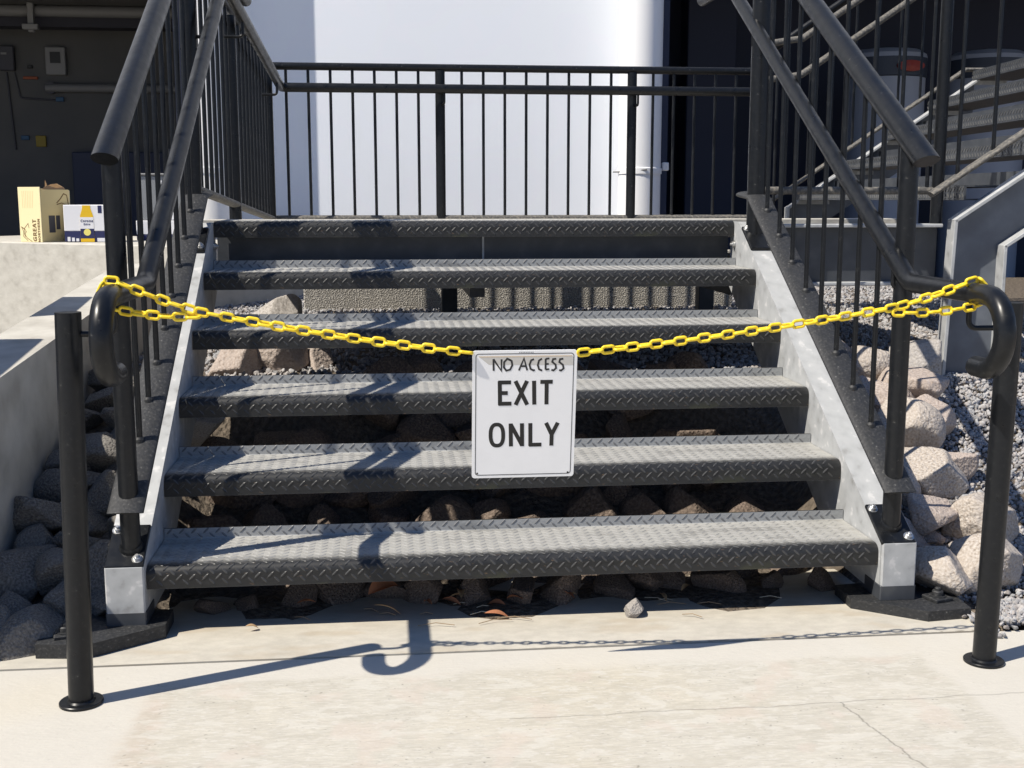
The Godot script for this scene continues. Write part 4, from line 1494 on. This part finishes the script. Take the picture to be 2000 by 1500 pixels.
# ------------------------------------------------------------------ walls and buildings
func walls() -> void:
	# sloping wall of the ramp on the left
	var m := M.new()
	var yt := func(z: float) -> float: return .682 + .076 * (-.9 - z)
	var prof := PackedVector2Array([Vector2(.2, -.1), Vector2(.2, yt.call(.2)), Vector2(-2.9, yt.call(-2.9)), Vector2(-2.9, -.1)])
	m.prism(prof, Vector3(-.66, 0, 0), Vector3.BACK, Vector3.UP, -.205)
	single("ramp_wall", m, mt("wall_concrete"), "low concrete wall with a sloping top left of the stairs", "wall")
	m = M.new()
	var rp := PackedVector2Array([Vector2(.18, -.1), Vector2(.18, .06), Vector2(-4.9, .08), Vector2(-4.9, -.1)])
	m.prism(rp, Vector3(-3.6, 0, 0), Vector3.BACK, Vector3.UP, -2.938)
	struct("ramp", m, mt("ramp_concrete"))
	m = M.new()
	var tb := Basis(Vector3.UP, -.6)
	m.box(Vector3(-1.42, .431, -4.73) - tb.z * .65 - tb.x * .3, Vector3(2.6, .88, 1.3), tb, .008)
	single("retaining_wall", m, mt("retaining_concrete"), "pale rough concrete block wall that the beer cartons stand on", "wall")
	# two unseen locker shapes added past the left edge to shade the ramp wall
	for q in [[-.235, 1.02, "wide"], [-1.45, .42, "narrow"]]:
		var lk := thing("added_shade_locker", "%s unseen grey locker shape added beyond the left edge to shade the ramp wall" % q[2], "locker", Vector3(-1.2, .075, q[0]))
		m = M.new()
		m.box(Vector3(-1.2, .745, q[0]), Vector3(.4, 1.34, q[1]), Basis.IDENTITY, .01)
		part("case", lk, m, mt("cabinet_grey"))
		m = M.new()
		m.box(Vector3(-.995, .745, q[0]), Vector3(.012, 1.26, q[1] - .06), Basis.IDENTITY, .004)
		part("door", lk, m, mt("box_pale"))
		for k in 4:
			m = M.new()
			m.box(Vector3(-.987, 1.24 - .022 * k, q[0]), Vector3(.006, .006, minf(.2, q[1] - .2)), Basis.IDENTITY, .002)
			part("vent_slot", lk, m, mt("box_dark"))
		m = M.new()
		m.box(Vector3(-.978, .8, q[0] + q[1] * .5 - .09), Vector3(.022, .12, .02), Basis.IDENTITY, .004)
		part("handle", lk, m, mt("box_dark"))
		for sz in [-1, 1]:
			m = M.new()
			m.box(Vector3(-1.2, .745, q[0] + sz * (q[1] * .5 + .002)), Vector3(.34, 1.26, .008), Basis.IDENTITY, .003)
			part("side_panel", lk, m, mt("box_pale"))
	m = M.new()
	m.box(Vector3(1.48, .55, -4.25), Vector3(2.68, .56, .1), Basis.IDENTITY, .006)
	single("aggregate_wall", m, mt("aggregate"), "low wall of pebbly exposed aggregate seen between the upper treads", "wall")
	# main building
	var t := thing("white_building", "large white building behind the landing with dark open bays either side", "building", Vector3(1, 0, -6.2))
	m = M.new()
	var wb := Basis(Vector3.UP, -.07)
	m.box(Vector3(-.7, 4.2, -6.0) + wb.x * 1.67 - wb.z * .15, Vector3(3.34, 8.4, .3), wb)
	part("white_wall", t, m, mt("white_wall"))
	m = M.new()
	m.box(Vector3(-5.35, 5.6, -6.15), Vector3(9.3, 5.6, .3))
	m.box(Vector3(7.33, 5.9, -6.15), Vector3(9.36, 5.0, .3))
	part("upper_wall", t, m, mt("white_wall"))
	# left bay
	m = M.new()
	m.box(Vector3(-5.35, 1.6, -8.6), Vector3(9.3, 3.2, .2))
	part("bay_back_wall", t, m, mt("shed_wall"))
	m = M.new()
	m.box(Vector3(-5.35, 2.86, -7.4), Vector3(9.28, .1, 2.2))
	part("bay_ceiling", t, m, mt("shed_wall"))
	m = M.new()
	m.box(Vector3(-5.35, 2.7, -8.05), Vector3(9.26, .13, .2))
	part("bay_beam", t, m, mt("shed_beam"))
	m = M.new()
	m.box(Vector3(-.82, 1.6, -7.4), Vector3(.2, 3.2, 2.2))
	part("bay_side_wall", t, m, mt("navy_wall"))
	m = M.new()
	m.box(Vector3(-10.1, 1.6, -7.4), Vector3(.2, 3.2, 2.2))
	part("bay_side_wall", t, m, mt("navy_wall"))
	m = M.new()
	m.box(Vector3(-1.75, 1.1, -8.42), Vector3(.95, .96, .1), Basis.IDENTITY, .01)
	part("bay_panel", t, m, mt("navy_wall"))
	m = M.new()
	m.box(Vector3(-1.36, 1.58, -8.36), Vector3(.06, .06, .03), Basis.IDENTITY, .006)
	part("panel_latch", t, m, mt("box_pale"))
	# right bay
	m = M.new()
	m.box(Vector3(7.33, 1.7, -9.6), Vector3(9.36, 3.4, .2))
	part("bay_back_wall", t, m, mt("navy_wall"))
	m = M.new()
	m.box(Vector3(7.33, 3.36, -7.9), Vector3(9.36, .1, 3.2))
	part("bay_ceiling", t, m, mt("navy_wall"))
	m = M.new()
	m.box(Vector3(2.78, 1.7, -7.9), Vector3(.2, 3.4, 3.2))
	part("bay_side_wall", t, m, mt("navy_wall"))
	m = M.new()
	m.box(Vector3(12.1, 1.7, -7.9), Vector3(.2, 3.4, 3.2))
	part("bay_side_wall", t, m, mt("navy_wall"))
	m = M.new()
	m.box(Vector3(3.9, 1.7, -8.9), Vector3(.5, 3.3, .3), Basis.IDENTITY, .01)
	part("bay_pier", t, m, mt("navy_wall"))
	m = M.new()
	m.box(Vector3(6.12, 2.95, -5.94), Vector3(.75, 1.5, .2), Basis.IDENTITY, .01)
	part("white_pier", t, m, mt("white_wall"))
	# round downpipes
	for k in 2:
		var x := -.6 if k == 0 else 2.507
		var pz := -5.79 if k == 0 else -5.6
		var p := thing("downpipe", "fat round white pipe at the %s edge of the white wall" % ("left" if k == 0 else "right"), "pipe", Vector3(x, 0, pz))
		m = M.new()
		m.lathe(PackedVector2Array([Vector2(.155, .2), Vector2(.155, 8.3)]), Vector3(x, 0, pz), 32)
		part("pipe", p, m, mt("white_pipe"))
		m = M.new()
		m.lathe(PackedVector2Array([Vector2(.155, 1.33), Vector2(.163, 1.33), Vector2(.163, 1.37), Vector2(.155, 1.375)]), Vector3(x, 0, pz), 32)
		part("joint_ring", p, m, mt("white_pipe"))
		if k == 1:
			m = M.new()
			m.box(Vector3(x + .2, 1.385, pz - .03), Vector3(.045, .06, .05), Basis.IDENTITY, .006)
			part("bracket", p, m, mt("white_pipe"))
			m = M.new()
			m.tube(PackedVector3Array([Vector3(x - .19, 1.345, pz - .02), Vector3(x - .1, 1.345, pz + .13), Vector3(x + .02, 1.36, pz + .17)]), .006, 6)
			part("strap", p, m, mt("pipe_grey"))
	# fittings on the left bay's back wall
	var z := -8.49
	var u := thing("meter_box", "dark grey meter box high on the shaded wall at the far left", "electrical box", Vector3(-2.78, 2.4, z))
	m = M.new()
	m.box(Vector3(-2.77, 2.42, z), Vector3(.13, .22, .1), Basis.IDENTITY, .008)
	part("case", u, m, mt("box_dark"))
	m = M.new()
	m.box(Vector3(-2.79, 2.46, z + .053), Vector3(.05, .018, .006))
	part("window", u, m, mt("box_pale"))
	u = thing("switch_box", "pale switch box with a square black window on the shaded wall", "electrical box", Vector3(-2.3, 2.4, z))
	m = M.new()
	m.box(Vector3(-2.34, 2.4, z), Vector3(.18, .25, .1), Basis.IDENTITY, .008)
	part("case", u, m, mt("box_pale"))
	m = M.new()
	m.box(Vector3(-2.34, 2.43, z + .053), Vector3(.09, .1, .006))
	part("window", u, m, mt("box_black"))
	m = M.new()
	m.tube(PackedVector3Array([Vector3(-2.44, 2.16, z + .03), Vector3(-1.0, 2.16, z + .03)]), .04, 12)
	single("wall_pipe", m, mt("pipe_grey"), "horizontal grey pipe below the switch box on the shaded wall", "pipe")
	m = M.new()
	m.lathe(PackedVector2Array([Vector2(.055, 0), Vector2(.055, .05), Vector2(0, .05)]), Vector3(-2.4, 2.16, z), 16, Vector3.BACK)
	single("pipe_valve", m, mt("box_dark"), "dark round end fitting on the left end of the wall pipe", "pipe fitting")
	m = M.new()
	m.tube(fillet(PackedVector3Array([Vector3(-2.72, 2.3, z), Vector3(-2.68, 2.07, z), Vector3(-2.35, 2.05, z)]), .03, 4), .008, 6)
	single("conduit", m, mt("box_dark"), "thin dark conduit running from the meter box to the blue tag", "conduit")
	m = M.new()
	m.tube(PackedVector3Array([Vector3(-2.79, 2.3, z), Vector3(-2.75, 1.6, z)]), .01, 6)
	single("conduit", m, mt("box_dark"), "thin dark conduit dropping straight down from the meter box", "conduit")
	for q in [[-2.33, 2.06, .07, .04, "label_blue", "blue tag under the end of the wall pipe"], [-2.58, 2.25, .13, .025, "label_orange", "orange warning strip beside the switch box"], [-2.66, 1.71, .07, .04, "label_blue", "blue tag low on the shaded wall"], [-2.52, 1.68, .09, .1, "label_yellow", "dull yellow notice low on the shaded wall"], [-2.58, 2.35, .04, .03, "box_black", "small black switch above the orange strip"]]:
		m = M.new()
		m.box(Vector3(q[0], q[1], z + .0), Vector3(q[2], q[3], .025), Basis.IDENTITY, .003)
		single("wall_tag", m, mt(q[4]), q[5], "wall tag")
	m = M.new()
	m.tube(PackedVector3Array([Vector3(-6, 2.76, -7.9), Vector3(-1.0, 2.76, -7.9)]), .05, 12)
	single("ceiling_pipe", m, mt("pipe_grey"), "grey pipe along the ceiling of the dark left bay", "pipe")
	m = M.new()
	m.box(Vector3(-2.36, 2.72, -7.82), Vector3(.05, .3, .05), Basis.IDENTITY, .004)
	m.box(Vector3(-2.36, 2.61, -7.79), Vector3(.13, .045, .06), Basis.IDENTITY, .004)
	single("pipe_hanger", m, mt("box_pale"), "pale bracket hanging from the beam of the dark left bay", "bracket")
	# tanks in the right bay
	for k in 2:
		var c := Vector3(5.42 + 1.02 * k, 0, -8.1)
		var tk := thing("storage_tank", "shaded white tank with a domed top, %s" % ("left of two, with a red oval badge" if k == 0 else "right of two, half hidden by the railing post"), "tank", c)
		m = M.new()
		m.lathe(PackedVector2Array([Vector2(.37, .0), Vector2(.37, 2.28)]), c, 28)
		m.lathe(PackedVector2Array([Vector2(.38, 2.46), Vector2(.37, 2.5), Vector2(.31, 2.54), Vector2(0, 2.58)]), c, 28)
		part("shell", tk, m, mt("tank_white"))
		m = M.new()
		m.lathe(PackedVector2Array([Vector2(.37, 2.28), Vector2(.382, 2.29), Vector2(.382, 2.46)]), c, 28)
		part("collar", tk, m, mt("tank_band"))
		if k == 0:
			m = M.new()
			m.lathe(PackedVector2Array([Vector2(.052, 0), Vector2(.05, .03), Vector2(0, .04)]), c + Vector3(.08, 2.37, .37), 20, Vector3.BACK, 2.6)
			part("badge", tk, m, mt("badge_red"))


# ------------------------------------------------------------------ cartons
func text_mesh(s: String, size: float) -> TextMesh:
	var t := TextMesh.new()
	t.text = s
	var f := SystemFont.new()
	f.font_names = PackedStringArray(["Droid Sans"])
	f.font_weight = 700
	t.font = f
	t.font_size = 32
	t.pixel_size = size / 32.0
	t.depth = .0008
	return t

func carton_white(at: Vector3, w: float, h: float, dp: float, label: String, turn: float, detailed: bool) -> void:
	var t := thing("beer_carton", label, "carton", at)
	var b := Basis(Vector3.UP, turn)
	var rt := b.x
	var fw := b.z
	var m := M.new()
	m.box(at + Vector3.UP * (h * .65), Vector3(w, h * .7, dp), b, .003)
	part("white_panel", t, m, mt("card_white"))
	m = M.new()
	m.box(at + Vector3.UP * (h * .155), Vector3(w - .001, h * .29, dp - .001), b, .003)
	part("navy_panel", t, m, mt("card_navy"))
	if not detailed:
		m = M.new()
		var star := PackedVector2Array()
		for k in 10:
			var a := PI / 2 + TAU * k / 10
			star.append(Vector2(cos(a), sin(a)) * (.045 if k % 2 == 0 else .018))
		m.prism(star, at + Vector3.UP * (h * .16) + fw * (dp / 2), rt, Vector3.UP, .001)
		part("printed_star", t, m, mt("card_white"))
		return
	var o := at + fw * (dp / 2) - rt * (w * .5)     # lower left corner of the printed face
	var q := func(u: float, v: float) -> Vector2: return Vector2(u * w, v * h)
	# bottle: neck, shoulders, body
	m = M.new()
	var prof := [[.083, 1.0], [.085, .93], [.1, .86], [.135, .72], [.143, .62], [.143, .0]]
	var pl := PackedVector2Array()
	for p in prof:
		pl.append(q.call(.5 - .02 - p[0], p[1] * .985 + .005))
	for k in range(prof.size() - 1, -1, -1):
		pl.append(q.call(.5 - .02 + prof[k][0], prof[k][1] * .985 + .005))
	m.prism(pl, o, rt, Vector3.UP, .0012)
	part("printed_bottle", t, m, mt("beer_yellow"))
	m = M.new()
	m.prism(PackedVector2Array([q.call(.338, .36), q.call(.622, .36), q.call(.622, .67), q.call(.338, .67)]), o, rt, Vector3.UP, .0016)
	part("bottle_label", t, m, mt("card_white"))
	m = M.new()
	m.prism(PackedVector2Array([q.call(.338, .1), q.call(.622, .1), q.call(.622, .36), q.call(.338, .36)]), o, rt, Vector3.UP, .0016)
	part("bottle_label", t, m, mt("card_navy"))
	m = M.new()
	m.lathe(PackedVector2Array([Vector2(.022, 0), Vector2(.022, .0022), Vector2(0, .0022)]), o + rt * (w * .48) + Vector3.UP * (h * .265), 20, fw)
	part("printed_lemon", t, m, mt("lemon"))
	for s in [["Corona", .5, .023], ["Extra", .41, .017]]:
		var tx := kid("lettering", t, text_mesh(s[0], s[2]), mt("card_navy"), o + rt * (w * .48) + Vector3.UP * (h * (s[1] + .07)) + fw * .002)
		tx.basis = b
	m = M.new()
	m.prism(PackedVector2Array([q.call(.72, .78), q.call(.8, .78), q.call(.8, .985), q.call(.72, .985)]), o, rt, Vector3.UP, .001)
	m.prism(PackedVector2Array([q.call(.9, .55), q.call(.93, .55), q.call(.93, .72), q.call(.9, .72)]), o, rt, Vector3.UP, .001)
	part("printed_emblem", t, m, mt("card_navy"))
	m = M.new()
	m.prism(PackedVector2Array([q.call(.68, .01), q.call(.84, .01), q.call(.84, .11), q.call(.68, .11)]), o, rt, Vector3.UP, .001)
	for k in 3:
		m.prism(PackedVector2Array([q.call(.06 + .09 * k, .02), q.call(.12 + .09 * k, .02), q.call(.12 + .09 * k, .1 + .02 * (2 - k)), q.call(.06 + .09 * k, .1 + .02 * (2 - k))]), o, rt, Vector3.UP, .001)
	part("printed_patch", t, m, mt("card_white"))

func cartons() -> void:
	var top := .872
	carton_white(Vector3(-1.27, top, -5.0), .3, .238, .26, "white and navy beer carton with a yellow bottle on its face", .0, true)
	# tall cream carton, opened and torn at the top
	var at := Vector3(-1.575, top, -5.02)
	var t := thing("beer_carton", "tall torn cream carton left of the white and navy carton", "carton", at)
	var w := .205
	var h := .352
	var dp := .24
	var turn := -.6
	var b := Basis(Vector3.UP, turn)
	var m := M.new()
	m.box(at + Vector3.UP * h / 2 + b.z * (dp / 2 - .003), Vector3(w, h, .006), b, .001)
	m.box(at + Vector3.UP * (h / 2 - .01) - b.z * (dp / 2 - .003), Vector3(w, h - .02, .006), b, .001)
	m.box(at + Vector3.UP * (h / 2 - .004) - b.x * (w / 2 - .003), Vector3(.006, h - .008, dp - .014), b, .001)
	m.box(at + Vector3.UP * .003, Vector3(w - .014, .005, dp - .014), b)
	part("shell", t, m, mt("card_cream"))
	m = M.new()
	m.box(at + Vector3.UP * (h / 2 - .008) + b.x * (w / 2 - .003), Vector3(.006, h - .016, dp - .014), b, .001)
	part("side_panel", t, m, mt("card_tan"))
	# flaps
	m = M.new()
	m.prism(PackedVector2Array([Vector2(-.09, 0), Vector2(.09, 0), Vector2(.08, .018), Vector2(.02, .045), Vector2(-.04, .04), Vector2(-.07, .03), Vector2(-.08, .07), Vector2(-.095, .02)]), at + Vector3.UP * (h - .02) - b.z * (dp / 2 - .02), b.x, (Vector3.UP + b.z * .2).normalized(), .004)
	m.prism(PackedVector2Array([Vector2(-.1, 0), Vector2(.09, 0), Vector2(.08, .02), Vector2(.02, .012), Vector2(-.05, .03)]), at + Vector3.UP * (h - .018) + b.x * (w / 2 - .006), b.z * -1.0, (Vector3.UP - b.x * .3).normalized(), .004)
	part("torn_flap", t, m, mt("card_brown"))
	var o := at + b.z * (dp / 2) - b.x * (w / 2)
	m = M.new()
	for k in 7:
		m.ribbon(PackedVector2Array([Vector2(.04 + .015 * k, h * .62), Vector2(.04 + .017 * k, h * .93)]), .0025, o, b.x, Vector3.UP, .0006)
	part("printed_stripes", t, m, mt("card_tan"))
	m = M.new()
	for line in [[[.01, .27], [.05, .24], [.1, .33], [.11, .25]], [[.015, .27], [.04, .18], [.035, .1], [.09, .02]], [[.05, .24], [.045, .16], [.06, .09]], [[.07, .2], [.055, .13], [.08, .07], [.14, .01]], [[.02, .26], [.06, .22], [.075, .17]]]:
		var ps := PackedVector2Array()
		for p in line:
			ps.append(Vector2(p[0] * .75 + .005, p[1] * .36))
		m.ribbon(ps, .004, o, b.x, Vector3.UP, .0007)
	part("printed_fish", t, m, mt("print_brown"))
	for s in [["GREAT", .046, .16], ["NORTHERN", .028, .2]]:
		var tx := kid("lettering", t, text_mesh(s[0], s[1]), mt("print_brown"), o + b.x * (s[2] - .02) + Vector3.UP * .075 + b.z * .001)
		tx.basis = b * Basis(Vector3.BACK, PI / 2)
	# side panel prints
	var so := at + b.x * (w / 2) + b.z * (dp / 2)
	m = M.new()
	m.prism(PackedVector2Array([Vector2(.06, .06), Vector2(.11, .06), Vector2(.11, .17), Vector2(.06, .17)]), so, -b.z, Vector3.UP, .0006)
	m.prism(PackedVector2Array([Vector2(.118, .08), Vector2(.15, .08), Vector2(.15, .17), Vector2(.118, .17)]), so, -b.z, Vector3.UP, .0006)
	part("printed_panel", t, m, mt("box_dark"))
	m = M.new()
	m.ribbon(PackedVector2Array([Vector2(.13, .25), Vector2(.16, .275), Vector2(.19, .31), Vector2(.215, .3), Vector2(.225, .24)]), .007, so, -b.z, Vector3.UP, .0006)
	m.ribbon(PackedVector2Array([Vector2(.13, .24), Vector2(.17, .25), Vector2(.2, .24)]), .006, so, -b.z, Vector3.UP, .0006)
	part("printed_fish", t, m, mt("print_brown"))
	# things behind the left balusters
	t = thing("steel_cabinet", "small grey steel cabinet seen through the left balusters", "cabinet", Vector3(-.86, top, -5.35))
	m = M.new()
	m.box(Vector3(-.86, 1.155, -5.35), Vector3(.3, .3, .3), Basis.IDENTITY, .008)
	part("case", t, m, mt("cabinet_grey"))
	m = M.new()
	m.box(Vector3(-.86, 1.312, -5.35), Vector3(.32, .014, .32), Basis.IDENTITY, .004)
	part("lid", t, m, mt("box_pale"))
	m = M.new()
	m.box(Vector3(-.82, 1.14, -5.195), Vector3(.1, .26, .006))
	part("notice", t, m, mt("card_white"))
	carton_white(Vector3(-.86, top, -5.32), .34, .132, .28, "low white and navy carton under the grey cabinet", 0.0, false)


# ------------------------------------------------------------------ main
func _ready() -> void:
	rng.seed = 20
	# camera
	var cam := Camera3D.new()
	cam.name = "camera"
	var yaw := .1059
	var pit := -.1547
	var fwd := Vector3(sin(yaw) * cos(pit), sin(pit), -cos(yaw) * cos(pit))
	var rt := Vector3(cos(yaw), 0, sin(yaw))
	var up := rt.cross(fwd)
	cam.transform = Transform3D(Basis(rt, up, -fwd), Vector3(.642, 1.142, 3.0769))
	cam.fov = rad_to_deg(2.0 * atan(750.0 / 2305.9))
	cam.near = .05
	cam.far = 1500.0
	add_child(cam)
	cam.make_current()
	# sky
	var env := Environment.new()
	env.background_mode = Environment.BG_SKY
	var sky := Sky.new()
	var sm := ProceduralSkyMaterial.new()
	sm.sky_top_color = Color(.25, .36, .54)
	sm.sky_horizon_color = Color(.62, .69, .78)
	sm.sky_curve = .12
	sm.ground_bottom_color = Color(.3, .28, .25)
	sm.ground_horizon_color = Color(.5, .52, .55)
	sm.sky_energy_multiplier = 1.1
	sky.sky_material = sm
	env.sky = sky
	env.ambient_light_source = Environment.AMBIENT_SOURCE_SKY
	env.tonemap_mode = Environment.TONE_MAPPER_LINEAR
	env.tonemap_exposure = 1.28
	env.sdfgi_enabled = true
	env.ssao_enabled = true
	env.ssil_enabled = true
	var we := WorldEnvironment.new()
	we.name = "world_environment"
	we.environment = env
	add_child(we)
	# sun: from the left, a little behind the viewer
	var sun := DirectionalLight3D.new()
	sun.name = "sun"
	sun.light_energy = 1.6
	sun.light_color = Color(1.0, .97, .92)
	sun.light_angular_distance = .5
	sun.shadow_enabled = true
	add_child(sun)
	sun.look_at_from_position(Vector3(-.71, 1.0, .3) * 10.0, Vector3.ZERO)

	make_materials()
	ground()
	walls()
	staircase()
	platform()
	for s in [0, 1]:
		stair_balustrade(s)
		handrail(s)
		handrail_post(s)
	back_fence()
	ramp_balustrade()
	landing_guard()
	second_stairs()
	chain_and_sign()
	cartons()
	rocks()
	gravel()
	litter()
